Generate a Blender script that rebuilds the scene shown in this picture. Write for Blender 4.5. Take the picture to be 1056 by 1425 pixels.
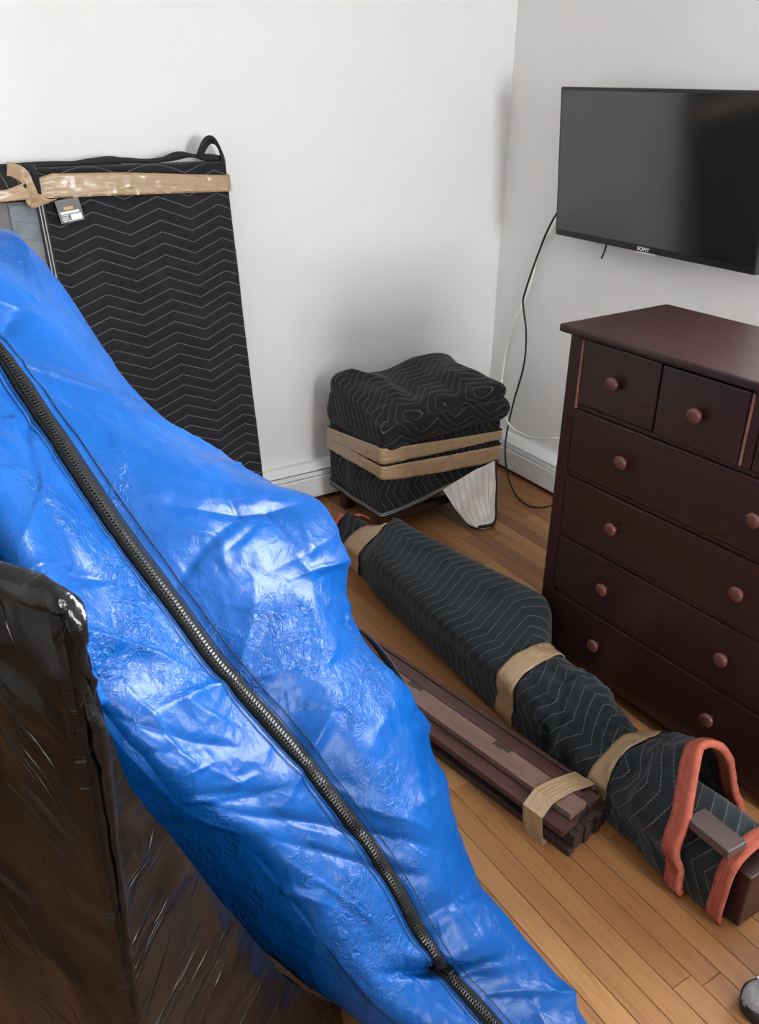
import bpy, bmesh, math, random
import numpy as np
from mathutils import Vector, Matrix

for o in list(bpy.data.objects):
    bpy.data.objects.remove(o, do_unlink=True)
SC = bpy.context.scene
COL = SC.collection
random.seed(7)

# ------------------------------------------------------------------ camera
cam_d = bpy.data.cameras.new('camera')
cam = bpy.data.objects.new('camera', cam_d)
COL.objects.link(cam)
SC.camera = cam
PITCH, ROLL, YAW, CAM_H = map(math.radians, (26.603, 0.882, 32.514, 0))
fh = Vector((math.sin(YAW), math.cos(YAW), 0)); rt = Vector((math.cos(YAW), -math.sin(YAW), 0)); zu = Vector((0, 0, 1))
fw = fh * math.cos(PITCH) - zu * math.sin(PITCH)
cu = fh * math.sin(PITCH) + zu * math.cos(PITCH)
cr = rt * math.cos(ROLL) + cu * math.sin(ROLL)
cu = cu * math.cos(ROLL) - rt * math.sin(ROLL)
cam.matrix_world = Matrix(((cr.x, cu.x, -fw.x, 0), (cr.y, cu.y, -fw.y, 0), (cr.z, cu.z, -fw.z, 1.6), (0, 0, 0, 1)))
cam_d.sensor_fit = 'HORIZONTAL'
cam_d.sensor_width = 36.0
cam_d.lens = 1196.85 / 1056 * 36.0
cam_d.clip_start = 0.02

# ------------------------------------------------------------------ world, exposure
world = bpy.data.worlds.new('daylight')
SC.world = world
world.use_nodes = True
bg = world.node_tree.nodes['Background']
bg.inputs[0].default_value = (0.93, 0.96, 1.0, 1)
bg.inputs[1].default_value = 52.0
SC.view_settings.view_transform = 'Standard'
SC.view_settings.look = 'None'
SC.view_settings.exposure = 0.0
SC.view_settings.gamma = 1.0
SC.view_settings.use_curve_mapping = False

# daylight portals at the two windows (guide the sky light through the openings)
def portal(name, loc, rot, sx, sy):
    l = bpy.data.lights.new(name, 'AREA'); l.shape = 'RECTANGLE'; l.size = sx; l.size_y = sy
    l.cycles.is_portal = True
    o = bpy.data.objects.new(name, l); COL.objects.link(o)
    o.location = loc; o.rotation_euler = rot
ROOM = dict(x0=-1.35, x1=2.502, y0=-2.3, y1=2.985, h=2.45)
WIN_R = (0.02, 1.42, 0.95, 2.20)    # y0,y1,z0,z1 on the right wall
WIN_B = (1.20, 2.00, 0.95, 2.20)     # x0,x1,z0,z1 on the rear wall
portal('window_right_offscreen', (ROOM['x1'] + .13, (WIN_R[0] + WIN_R[1]) / 2, (WIN_R[2] + WIN_R[3]) / 2), (0, math.radians(90), 0), WIN_R[3] - WIN_R[2], WIN_R[1] - WIN_R[0])
portal('window_rear_offscreen', ((WIN_B[0] + WIN_B[1]) / 2, ROOM['y0'] - .13, (WIN_B[2] + WIN_B[3]) / 2), (math.radians(90), 0, 0), WIN_B[1] - WIN_B[0], WIN_B[3] - WIN_B[2])

# ------------------------------------------------------------------ node materials
class NT:
    def __init__(s, name):
        s.m = bpy.data.materials.new(name); s.m.use_nodes = True
        s.t = s.m.node_tree; s.b = s.t.nodes['Principled BSDF']
    def n(s, typ, **kw):
        nd = s.t.nodes.new(typ)
        for k, v in kw.items():
            if k.startswith('i_'):
                key = k[2:]
                nd.inputs[int(key) if key.isdigit() else key.replace('_', ' ')].default_value = v
            else:
                setattr(nd, k, v)
        return nd
    def l(s, a, b):
        s.t.links.new(a, b)
    def math(s, op, a, b=None, c=None):
        nd = s.n('ShaderNodeMath', operation=op)
        for i, v in enumerate((a, b, c)):
            if v is None: continue
            if isinstance(v, (int, float)): nd.inputs[i].default_value = v
            else: s.l(v, nd.inputs[i])
        return nd.outputs[0]
    def ramp(s, fac, stops, interp='LINEAR'):
        nd = s.n('ShaderNodeValToRGB'); cr_ = nd.color_ramp; cr_.interpolation = interp
        while len(cr_.elements) < len(stops): cr_.elements.new(0.5)
        for e, (p, c) in zip(cr_.elements, stops):
            e.position = p; e.color = (*c, 1) if len(c) == 3 else c
        s.l(fac, nd.inputs[0]); return nd.outputs[0]
    def mix(s, fac, a, b):
        nd = s.n('ShaderNodeMix', data_type='RGBA')
        for sock, v in ((nd.inputs[0], fac), (nd.inputs[6], a), (nd.inputs[7], b)):
            if isinstance(v, (int, float)): sock.default_value = v
            elif isinstance(v, tuple): sock.default_value = (*v, 1)
            else: s.l(v, sock)
        return nd.outputs[2]
    def coords(s, kind='Object', scale=(1, 1, 1)):
        tc = s.n('ShaderNodeTexCoord'); mp = s.n('ShaderNodeMapping'); mp.inputs['Scale'].default_value = scale
        s.l(tc.outputs[kind], mp.inputs[0]); return mp.outputs[0]
    def noise(s, vec, scale, detail=3, rough=.55, dist=0):
        nd = s.n('ShaderNodeTexNoise'); nd.inputs['Scale'].default_value = scale; nd.inputs['Detail'].default_value = detail
        nd.inputs['Roughness'].default_value = rough; nd.inputs['Distortion'].default_value = dist
        s.l(vec, nd.inputs['Vector']); return nd.outputs[0]
    def bump(s, h, strength, dist=.01, prev=None):
        nd = s.n('ShaderNodeBump'); nd.inputs['Strength'].default_value = strength; nd.inputs['Distance'].default_value = dist
        s.l(h, nd.inputs['Height'])
        if prev is not None: s.l(prev, nd.inputs['Normal'])
        s.l(nd.outputs[0], s.b.inputs['Normal']); return nd.outputs[0]
    def set(s, **kw):
        for k, v in kw.items():
            sock = s.b.inputs[k.replace('_', ' ')]
            if isinstance(v, (int, float)): sock.default_value = v
            elif isinstance(v, tuple): sock.default_value = (*v, 1) if len(v) == 3 else v
            else: s.l(v, sock)
        return s

def plain(name, c, rough=.5, metal=0, spec=.5, var=.12, vscale=8, bump=.0, bscale=60):
    t = NT(name)
    co = t.coords()
    nz = t.noise(co, vscale, 4)
    dark = tuple(x * (1 - var) for x in c); lite = tuple(min(1, x * (1 + var)) for x in c)
    t.set(Base_Color=t.ramp(nz, [(.3, dark), (.7, lite)]), Roughness=rough, Metallic=metal, Specular_IOR_Level=spec)
    if bump: t.bump(t.noise(co, bscale, 3), bump, .003)
    return t.m

M = {}
M['wall'] = plain('wall_paint', (.80, .79, .765), .62, var=.012, vscale=1.5, bump=.05, bscale=140)
M['ceiling'] = plain('ceiling_paint', (.85, .85, .84), .8, var=.01)
M['heater'] = plain('heater_enamel', (.82, .82, .80), .35, var=.02)
M['slot'] = plain('fin_aluminium', (.45, .45, .45), .45, .8)

def wood_floor():
    t = NT('honey_oak_plank')
    co = t.coords('Object', (26, 1.6, 26))
    info = t.n('ShaderNodeObjectInfo')
    off = t.n('ShaderNodeVectorMath', operation='ADD')
    cmb = t.n('ShaderNodeCombineXYZ')
    t.l(t.math('MULTIPLY', info.outputs['Random'], 40), cmb.inputs[0]); t.l(t.math('MULTIPLY', info.outputs['Random'], 90), cmb.inputs[1])
    t.l(co, off.inputs[0]); t.l(cmb.outputs[0], off.inputs[1])
    g = t.noise(off.outputs[0], 2.2, 6, .6, 1.2)
    g2 = t.noise(off.outputs[0], 9, 3, .5)
    base = t.ramp(info.outputs['Random'], [(0, (.185, .075, .027)), (.25, (.27, .120, .043)), (.5, (.32, .155, .058)), (.75, (.245, .098, .038)), (1, (.38, .195, .074))])
    grain = t.ramp(g, [(.25, (.62, .55, .48)), (.5, (1, 1, 1)), (.75, (1.08, 1.06, 1.0))])
    mx = t.n('ShaderNodeMix', data_type='RGBA', blend_type='MULTIPLY'); mx.inputs[0].default_value = .75
    t.l(base, mx.inputs[6]); t.l(grain, mx.inputs[7])
    fine = t.ramp(g2, [(.35, (.86, .83, .8)), (.6, (1, 1, 1))])
    m2 = t.n('ShaderNodeMix', data_type='RGBA', blend_type='MULTIPLY'); m2.inputs[0].default_value = .5
    t.l(mx.outputs[2], m2.inputs[6]); t.l(fine, m2.inputs[7])
    t.set(Base_Color=m2.outputs[2], Roughness=t.ramp(g, [(.2, (.42,) * 3), (.8, (.3,) * 3)]), Specular_IOR_Level=.4)
    t.bump(g2, .08, .002)
    return t.m
M['floor'] = wood_floor()
M['subfloor'] = plain('subfloor', (.10, .055, .028), .8)

def dark_wood(name, c, rough=.32, c2=None, gs=(2, 14, 14), spec=.5, dust=0.0):
    t = NT(name)
    co = t.coords('Object', gs)
    g = t.noise(co, 3, 5, .6, .8)
    c2 = c2 or tuple(x * .6 for x in c)
    colr = t.ramp(g, [(.3, c2), (.7, c)])
    if dust:
        d = t.noise(t.coords('Object', (1, 1, 1)), 9, 5, .65, 1)
        colr = t.mix(t.math('MULTIPLY', t.ramp(d, [(.5, (0, 0, 0)), (.75, (1, 1, 1))]), dust), colr, (.30, .22, .17))
    t.set(Base_Color=colr, Roughness=t.ramp(g, [(.2, (rough * .85,) * 3), (.8, (min(1, rough * 1.2),) * 3)]), Specular_IOR_Level=spec)
    t.bump(g, .04, .002)
    return t.m
M['mahogany'] = dark_wood('mahogany_stain', (.032, .0108, .0106), .30, (.026, .0088, .0086))
M['mahogany_top'] = M['mahogany']
M['knob'] = plain('knob_lacquer', (.105, .036, .027), .18, var=.15)
M['worn'] = plain('worn_edge', (.24, .095, .06), .5, var=.2, vscale=30)
M['rail_a'] = dark_wood('rail_dusty', (.20, .125, .095), .42, (.15, .085, .065), (14, 1.2, 14), dust=.25)
M['rail_b'] = dark_wood('rail_brown', (.075, .034, .03), .4, (.05, .02, .018), (14, 1.2, 14), dust=.12)
M['rail_c'] = dark_wood('rail_dark', (.042, .026, .024), .45, None, (14, 1.2, 14), dust=.1)
M['post'] = dark_wood('post_taupe', (.085, .06, .055), .4, (.07, .05, .045), (14, 1.2, 14))
M['cabinet'] = dark_wood('cabinet_umber', (.032, .0108, .0106), .4)

def quilt(name, base, line, spacing=.036, period=.21, slope=.38, lw=.0014, rough=.85, puff=.5, fuzz=.1, spec=.25):
    t = NT(name)
    tc = t.n('ShaderNodeTexCoord'); sp = t.n('ShaderNodeSeparateXYZ'); t.l(tc.outputs['UV'], sp.inputs[0])
    u, v = sp.outputs[0], sp.outputs[1]
    tri = t.math('PINGPONG', u, period / 2)
    val = t.math('ADD', v, t.math('MULTIPLY', tri, slope))
    dist = t.math('PINGPONG', val, spacing / 2)
    mask = t.math('SUBTRACT', 1.0, t.n_smooth(dist, lw * .5, lw * 1.3))
    dash = t.math('GREATER_THAN', t.math('FRACT', t.math('DIVIDE', u, .0065)), .28)
    mask2 = t.math('MULTIPLY', mask, dash)
    nz = t.noise(tc.outputs['UV'], 14, 4)
    bcol = t.ramp(nz, [(.3, tuple(x * .8 for x in base)), (.7, tuple(x * 1.25 for x in base))])
    t.set(Base_Color=t.mix(mask2, bcol, line), Roughness=rough, Specular_IOR_Level=spec)
    t.b.inputs['Sheen Weight'].default_value = fuzz; t.b.inputs['Sheen Roughness'].default_value = .5
    hgt = t.math('POWER', t.math('DIVIDE', dist, spacing / 2), .45)
    b1 = t.bump(hgt, puff, .006)
    t.bump(t.noise(tc.outputs['UV'], 26, 4, .6, .6), .35, .006, b1)
    return t.m
def n_smooth(s, val, lo, hi):
    nd = s.n('ShaderNodeMapRange', interpolation_type='SMOOTHSTEP'); nd.inputs[1].default_value = lo; nd.inputs[2].default_value = hi
    s.l(val, nd.inputs[0]); return nd.outputs[0]
NT.n_smooth = n_smooth
M['quilt_black'] = quilt('quilted_black', (.013, .013, .0145), (.17, .16, .145), spacing=.036, lw=.0016)
M['quilt_stool'] = quilt('quilted_black_stool', (.010, .0095, .010), (.13, .125, .115), spacing=.032, period=.16, slope=.6, lw=.0015)
M['quilt_blue'] = quilt('quilted_blueblack', (.012, .0155, .018), (.15, .16, .155), spacing=.034, period=.20, slope=.55, lw=.0011, puff=.45)
M['quilt_white'] = quilt('quilted_white', (.80, .77, .71), (.60, .57, .52), spacing=.024, period=.5, slope=.1, lw=.002, rough=.9, puff=.7)
M['quilt_grey'] = quilt('quilted_grey', (.20, .22, .235), (.16, .17, .18), spacing=.05, period=.3, slope=.1, lw=.002, puff=.4)
M['binding'] = plain('black_binding', (.012, .012, .013), .8, var=.2, vscale=30, bump=.3, bscale=200)
M['thread'] = plain('white_thread', (.34, .34, .33), .8)
M['dark_thread'] = plain('navy_thread', (.008, .016, .04), .7)
def orange():
    t = NT('orange_binding')
    co = t.coords('Object', (1, 1, 1))
    nz = t.noise(co, 60, 4, .6)
    t.set(Base_Color=t.ramp(nz, [(.3, (.30, .070, .044)), (.7, (.41, .112, .070))]), Roughness=.85, Specular_IOR_Level=.2)
    t.bump(t.noise(co, 240, 2), .3, .002)
    return t.m
M['orange'] = orange()
M['orange_thread'] = plain('orange_thread', (.36, .06, .04), .8)

def tape(name, c, c2, rough=.22):
    t = NT(name)
    tc = t.n('ShaderNodeTexCoord'); mp = t.n('ShaderNodeMapping'); mp.inputs['Scale'].default_value = (5, 90, 1)
    t.l(tc.outputs['UV'], mp.inputs[0])
    g = t.noise(mp.outputs[0], 1.3, 4, .6, .5)
    t.set(Base_Color=t.ramp(t.noise(tc.outputs['Object'], 6, 2), [(.3, c2), (.7, c)]), Roughness=rough, Specular_IOR_Level=.5)
    t.b.inputs['Coat Weight'].default_value = .25; t.b.inputs['Coat Roughness'].default_value = .12
    t.bump(g, .85, .005)
    return t.m
M['tape'] = tape('parcel_tape', (.42, .285, .160), (.38, .255, .140))
M['tape_pale'] = M['tape']

def blue_tarp():
    t = NT('blue_woven_poly')
    tc = t.n('ShaderNodeTexCoord')
    uv = tc.outputs['UV']; ob = tc.outputs['Object']
    n1 = t.noise(ob, 5, 4, .6, .6)
    colr = t.ramp(n1, [(.3, (.0010, .052, .215)), (.7, (.0016, .070, .280))])
    patch = t.ramp(t.noise(ob, 4.5, 3, .55, .8), [(.50, (0, 0, 0)), (.66, (1, 1, 1))])
    t.set(Base_Color=colr, Roughness=.33, Specular_IOR_Level=.22)
    # soft dents with straight creases, then patches of fine crackle, then the woven threads
    vo = t.n('ShaderNodeTexVoronoi', feature='F1'); vo.inputs['Scale'].default_value = 11; vo.inputs['Randomness'].default_value = 1
    dis = t.n('ShaderNodeVectorMath', operation='ADD'); nzc = t.n('ShaderNodeTexNoise'); nzc.inputs['Scale'].default_value = 6
    t.l(ob, nzc.inputs['Vector']); sc = t.n('ShaderNodeVectorMath', operation='SCALE'); sc.inputs['Scale'].default_value = .16
    t.l(nzc.outputs['Color'], sc.inputs[0]); t.l(ob, dis.inputs[0]); t.l(sc.outputs[0], dis.inputs[1]); t.l(dis.outputs[0], vo.inputs['Vector'])
    b1 = t.bump(t.math('POWER', vo.outputs['Distance'], 1.3), .10, .02)
    r1 = t.math('ABSOLUTE', t.math('SUBTRACT', t.noise(ob, 55, 3, .6, 1.0), .5))
    b2 = t.bump(t.math('MULTIPLY', r1, t.math('ADD', patch, .06)), .95, .012, b1)
    b3 = t.bump(t.noise(ob, 26, 3, .55, 1.2), .16, .010, b2)
    sp = t.n('ShaderNodeSeparateXYZ'); t.l(uv, sp.inputs[0])
    wv = t.math('ADD', t.math('PINGPONG', sp.outputs[0], .0016), t.math('PINGPONG', sp.outputs[1], .0016))
    t.bump(t.math('MULTIPLY', wv, 300), .10, .001, b3)
    return t.m
M['tarp'] = blue_tarp()
M['zip_tape'] = plain('zip_tape', (.007, .007, .007), .7, 0, .15, var=.25, vscale=80, bump=.3, bscale=400)
M['zip_coil'] = plain('zip_coil', (.012, .0118, .0112), .34, 0, .3, var=.2)
M['webbing'] = plain('webbing', (.02, .021, .022), .75, var=.25, vscale=60, bump=.3, bscale=300)

def film():
    t = NT('black_stretch_film')
    tc = t.n('ShaderNodeTexCoord')
    out = None
    for k, (ang, sc, lo) in enumerate(((-1.10, (.010, .26, 1), .60), (-.70, (.012, .34, 1), .62), (-1.32, (.007, .20, 1), .64))):
        mp = t.n('ShaderNodeMapping', vector_type='TEXTURE'); mp.inputs['Scale'].default_value = sc; mp.inputs['Rotation'].default_value = (0, 0, ang); mp.inputs['Location'].default_value = (k * .37, k * .21, 0)
        t.l(tc.outputs['UV'], mp.inputs[0])
        nz = t.noise(mp.outputs[0], 1.0, 2, .5, .15)
        area = t.n_smooth(t.noise(tc.outputs['UV'], 4.5 + k, 2), .44, .60)
        r = t.math('MULTIPLY', t.n_smooth(nz, lo, lo + .12), area)
        out = r if out is None else t.math('MAXIMUM', out, r)
    b1 = t.bump(out, .9, .006)
    t.bump(t.noise(tc.outputs['UV'], 6, 3, .5, 1.0), .25, .02, b1)
    t.set(Base_Color=(.0030, .0029, .0028), Roughness=.2, Specular_IOR_Level=.25)
    return t.m
M['film'] = film()
M['film_crinkle'] = plain('film_crinkle', (.006, .006, .006), .2, 0, .3, var=.3, vscale=30, bump=1.0, bscale=45)

def screen():
    t = NT('tv_screen')
    t.set(Base_Color=(.010, .0108, .0115), Roughness=.12, Specular_IOR_Level=1.0, Coat_Weight=.35, Coat_Roughness=.12)
    return t.m
M['screen'] = screen()
M['tv_body'] = plain('tv_bezel', (.010, .010, .011), .32, var=.1)
M['logo'] = plain('logo_silver', (.75, .75, .75), .3, metal=.2, var=.03)
M['cable_black'] = plain('cable_black', (.008, .008, .008), .45)
M['cable_white'] = plain('cable_white', (.86, .84, .76), .45)
M['tag'] = plain('tag_film', (.075, .068, .062), .4, var=.2, vscale=40)
M['tag_white'] = plain('tag_white', (.75, .75, .73), .4, var=.05)
M['tag_orange'] = plain('tag_orange', (.55, .26, .08), .4, var=.1)
M['sole'] = plain('rubber_sole', (.012, .012, .012), .6)
M['mesh_grey'] = plain('shoe_mesh', (.26, .25, .255), .8, var=.25, vscale=60, bump=.5, bscale=300)
M['shoe_white'] = plain('shoe_white', (.72, .74, .78), .65, var=.08, vscale=20, bump=.2, bscale=200)
M['win_frame'] = plain('window_frame_white', (.82, .82, .80), .4, var=.02)
def pane():
    t = NT('window_glass')
    tr = t.n('ShaderNodeBsdfTransparent'); gl = t.n('ShaderNodeBsdfGlossy'); gl.inputs['Roughness'].default_value = .02
    fr = t.n('ShaderNodeFresnel'); mx = t.n('ShaderNodeMixShader')
    t.l(fr.outputs[0], mx.inputs[0]); t.l(tr.outputs[0], mx.inputs[1]); t.l(gl.outputs[0], mx.inputs[2])
    t.l(mx.outputs[0], t.t.nodes['Material Output'].inputs[0])
    return t.m
M['glass'] = pane()

# ------------------------------------------------------------------ mesh helpers
def empty(name, loc=(0, 0, 0), rotz=0, label=None, cat=None, group=None, kind=None):
    o = bpy.data.objects.new(name, None); COL.objects.link(o)
    o.location = loc; o.rotation_euler = (0, 0, rotz); o.empty_display_size = .05
    tagit(o, label, cat, group, kind); return o
def tagit(o, label=None, cat=None, group=None, kind=None):
    for k, v in (('label', label), ('category', cat), ('group', group), ('kind', kind)):
        if v: o[k] = v
    return o
def mesh(name, vf, mat, parent=None, uv=None, smooth=False, local=False, origin=None):
    """one mesh object; vertices are in world space unless local=True (then in the parent's frame)"""
    v, f = vf[0], vf[1]
    if uv is None and len(vf) > 2: uv = vf[2]
    v = np.asarray(v, float).reshape(-1, 3)
    loc = Vector((0, 0, 0))
    if parent is not None and not local:
        root = parent; loc = Vector((0, 0, 0))
        while root is not None: loc = loc + root.location; root = root.parent
        v = v - np.array(loc)
    if origin is not None and parent is None:
        v = v - np.array(origin)
    me = bpy.data.meshes.new(name)
    me.from_pydata([tuple(p) for p in v], [], [tuple(int(i) for i in q) for q in f])
    if uv is not None:
        ul = me.uv_layers.new(name='uv'); uv = np.asarray(uv, float)
        idx = np.empty(len(me.loops), int); me.loops.foreach_get('vertex_index', idx)
        if len(uv) == len(me.loops) and len(uv) != len(v): ul.data.foreach_set('uv', uv.ravel())
        else: ul.data.foreach_set('uv', uv[idx].ravel())
    if smooth: me.polygons.foreach_set('use_smooth', [True] * len(me.polygons))
    me.materials.append(mat); me.update()
    o = bpy.data.objects.new(name, me); COL.objects.link(o)
    if origin is not None and parent is None: o.location = origin
    if parent is not None: o.parent = parent
    return o
def join(*parts):
    V, F, n = [], [], 0
    for p in parts:
        v = np.asarray(p[0], float).reshape(-1, 3); V.append(v)
        F += [tuple(int(i) + n for i in q) for q in p[1]]; n += len(v)
    return np.concatenate(V), F
def box(x0, x1, y0, y1, z0, z1, bev=0.0, seg=2):
    bm = bmesh.new()
    r = bmesh.ops.create_cube(bm, size=1)
    for v in bm.verts:
        v.co = Vector(((x0 + x1) / 2 + v.co.x * (x1 - x0), (y0 + y1) / 2 + v.co.y * (y1 - y0), (z0 + z1) / 2 + v.co.z * (z1 - z0)))
    if bev: bmesh.ops.bevel(bm, geom=list(bm.edges), offset=bev, segments=seg, profile=.6, affect='EDGES')
    bm.verts.index_update()
    out = ([tuple(v.co) for v in bm.verts], [tuple(v.index for v in f.verts) for f in bm.faces]); bm.free()
    return out
def lathe(profile, n=20, axis='z'):
    V, F = [], []
    for (r, h) in profile:
        for k in range(n):
            a = 2 * math.pi * k / n
            V.append((r * math.cos(a), r * math.sin(a), h))
    for i in range(len(profile) - 1):
        for k in range(n):
            k2 = (k + 1) % n
            F.append((i * n + k, i * n + k2, (i + 1) * n + k2, (i + 1) * n + k))
    F.append(tuple(range(n))[::-1]); F.append(tuple((len(profile) - 1) * n + k for k in range(n)))
    return np.array(V), F
def catmull(P, n, closed=False):
    """P (k,...) control points -> n samples along axis 0"""
    P = np.asarray(P, float); k = len(P)
    u = np.linspace(0, k if closed else k - 1, n, endpoint=not closed)
    i = np.floor(u).astype(int); t = u - i
    if not closed:
        i2 = np.minimum(i, k - 2); t = np.where(i > k - 2, 1.0, t); i = i2
        g = lambda j: P[np.clip(j, 0, k - 1)]
    else:
        g = lambda j: P[j % k]
    sh = (-1,) + (1,) * (P.ndim - 1); t = t.reshape(sh)
    p0, p1, p2, p3 = g(i - 1), g(i), g(i + 1), g(i + 2)
    return .5 * (2 * p1 + (p2 - p0) * t + (2 * p0 - 5 * p1 + 4 * p2 - p3) * t ** 2 + (3 * p1 - p0 - 3 * p2 + p3) * t ** 3)
def tube(pts, r, n=8, samples=None, cap=True):
    P = catmull(pts, samples) if samples else np.asarray(pts, float)
    T = np.gradient(P, axis=0); T /= np.linalg.norm(T, axis=1)[:, None] + 1e-12
    ref = np.array([0, 0, 1.]) if abs(T[0][2]) < .9 else np.array([1., 0, 0])
    N = np.cross(T[0], ref); N /= np.linalg.norm(N)
    V, F = [], []
    rr = r if hasattr(r, '__len__') else [r] * len(P)
    for i in range(len(P)):
        N = N - T[i] * (N @ T[i]); N /= np.linalg.norm(N); B = np.cross(T[i], N)
        for k in range(n):
            a = 2 * math.pi * k / n
            V.append(P[i] + rr[i] * (N * math.cos(a) + B * math.sin(a)))
    for i in range(len(P) - 1):
        for k in range(n):
            k2 = (k + 1) % n
            F.append((i * n + k, i * n + k2, (i + 1) * n + k2, (i + 1) * n + k))
    if cap:
        F.append(tuple(range(n))[::-1]); F.append(tuple((len(P) - 1) * n + k for k in range(n)))
    return np.array(V), F
def hash3(i, j, k, s):
    h = (i * 374761393 + j * 668265263 + k * 2147483647 + s * 974634541) & 0xffffffff
    h = ((h ^ (h >> 13)) * 1274126177) & 0xffffffff
    h = h ^ (h >> 16)
    return (h & 0xffff) / 65535.0
def vnoise(P, scale=1.0, seed=0):
    """smooth value noise in -1..1 for an array (...,3)"""
    Q = np.asarray(P, float) * scale; I = np.floor(Q).astype(np.int64); f = Q - I; f = f * f * f * (f * (f * 6 - 15) + 10)
    out = 0
    for a in (0, 1):
        for b in (0, 1):
            for c in (0, 1):
                w = (f[..., 0] if a else 1 - f[..., 0]) * (f[..., 1] if b else 1 - f[..., 1]) * (f[..., 2] if c else 1 - f[..., 2])
                out = out + w * hash3(I[..., 0] + a, I[..., 1] + b, I[..., 2] + c, seed)
    return out * 2 - 1
def ridged(P, scale, seed=0):
    W = np.stack([vnoise(P, scale * .7, seed + 11), vnoise(P, scale * .7, seed + 12), vnoise(P, scale * .7, seed + 13)], -1) * (.35 / scale)
    return 1 - 2 * np.abs(vnoise(P + W, scale, seed))
def normals(G, closed):
    """unit normals of a grid (n,m,3)"""
    ds = np.gradient(G, axis=0)
    if closed: dt = (np.roll(G, -1, 1) - np.roll(G, 1, 1)) / 2
    else: dt = np.gradient(G, axis=1)
    N = np.cross(dt, ds); return N / (np.linalg.norm(N, axis=2)[..., None] + 1e-12)
def grid(G, closed=False, cap0=False, cap1=False, uv=None):
    n, m = G.shape[:2]
    V = G.reshape(-1, 3); F = []
    mm = m if closed else m - 1
    for i in range(n - 1):
        for j in range(mm):
            j2 = (j + 1) % m
            F.append((i * m + j, i * m + j2, (i + 1) * m + j2, (i + 1) * m + j))
    UVL = None
    if uv is not None:
        U = np.asarray(uv)       # (n, m(+1 if closed), 2): loop uvs so that the seam stays clean
        UVL = []
        for i in range(n - 1):
            for j in range(mm):
                UVL += [U[i, j], U[i, j + 1], U[i + 1, j + 1], U[i + 1, j]]
    for c, i in ((cap0, 0), (cap1, n - 1)):
        if c:
            q = [i * m + j for j in range(m)]
            if i: q = q[::-1]
            F.append(tuple(q[::-1]))
            if UVL is not None: UVL += [U[i, j] for j in (range(m) if i else range(m)[::-1])]
    return (V, F, np.array(UVL)) if UVL is not None else (V, F)
def uv_len(G, closed, swap=False):
    """uv in metres: v along axis 0, u along axis 1 (measured on the middle row/column)"""
    n, m = G.shape[:2]
    Gc = np.concatenate([G, G[:, :1]], 1) if closed else G
    u = np.concatenate([np.zeros((n, 1)), np.cumsum(np.linalg.norm(np.diff(Gc, axis=1), axis=2), 1)], 1)
    um = u.mean(0, keepdims=True).repeat(n, 0)
    c = G.mean(1); v = np.concatenate([[0], np.cumsum(np.linalg.norm(np.diff(c, axis=0), axis=1))])
    vm = v[:, None].repeat(um.shape[1], 1)
    return np.stack([vm, um] if swap else [um, vm], -1)
def samp(G, fi, fj, closed=False):
    """bilinear sample of a grid (n,m,k) at float indices"""
    n, m = G.shape[:2]
    fi = np.clip(fi, 0, n - 1.001); i = np.floor(fi).astype(int); a = (fi - i)[..., None]
    j = np.floor(fj).astype(int); b = (fj - j)[..., None]
    if closed: j0, j1 = j % m, (j + 1) % m
    else:
        j0 = np.clip(j, 0, m - 1); j1 = np.clip(j + 1, 0, m - 1)
    return (G[i, j0] * (1 - b) + G[i, j1] * b) * (1 - a) + (G[i + 1, j0] * (1 - b) + G[i + 1, j1] * b) * a
def strip(A, B, N, th=.0015, closed=False, wr=0.0, seed=0, cols=2, vscale=1.0):
    """thin solid band between edge polylines A and B (n,3), thickness th along N (n,3)"""
    A, B, N = map(lambda q: np.asarray(q, float), (A, B, N))
    w = np.linspace(0, 1, cols)[None, :, None]
    top = A[:, None] * (1 - w) + B[:, None] * w
    NN = N[:, None].repeat(cols, 1)
    if wr: top = top + NN * (wr * vnoise(top * np.array([40, 40, 40]), 1, seed))[..., None]
    top = top + NN * th
    bot = A[:, None] * (1 - w) + B[:, None] * w
    ring = np.concatenate([top, bot[:, ::-1]], 1)
    L = np.concatenate([[0], np.cumsum(np.linalg.norm(np.diff((A + B) / 2, axis=0), axis=1))])
    if closed:
        ring = np.concatenate([ring, ring[:1]], 0); L = np.concatenate([L, [L[-1] + np.linalg.norm(A[0] - A[-1])]])
    wd = np.linalg.norm(A - B, axis=1).mean()
    u = np.concatenate([np.linspace(0, wd, cols), np.linspace(wd, 0, cols), [0]])
    UV = np.stack([L[:, None].repeat(len(u), 1), u[None].repeat(len(L), 0)], -1)
    return grid(ring, True, not closed, not closed, UV)
def rrect(x0, x1, y0, y1, r, n):
    """closed rounded rectangle outline, n points, counter-clockwise from the left-rear corner down the left side"""
    pts = []
    for (cx, cy, a0) in ((x0 + r, y1 - r, 90), (x0 + r, y0 + r, 180), (x1 - r, y0 + r, 270), (x1 - r, y1 - r, 360)):
        for k in range(7):
            a = math.radians(a0 + k * 15); pts.append((cx + r * math.cos(a), cy + r * math.sin(a)))
    P = np.array(pts + pts[:1]); d = np.concatenate([[0], np.cumsum(np.linalg.norm(np.diff(P, axis=0), axis=1))])
    s = np.linspace(0, d[-1], n, endpoint=False)
    return np.stack([np.interp(s, d, P[:, 0]), np.interp(s, d, P[:, 1])], -1), s
def subsurf(o, lv=1):
    m = o.modifiers.new('smooth', 'SUBSURF'); m.levels = lv; m.render_levels = lv
    return o

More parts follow.
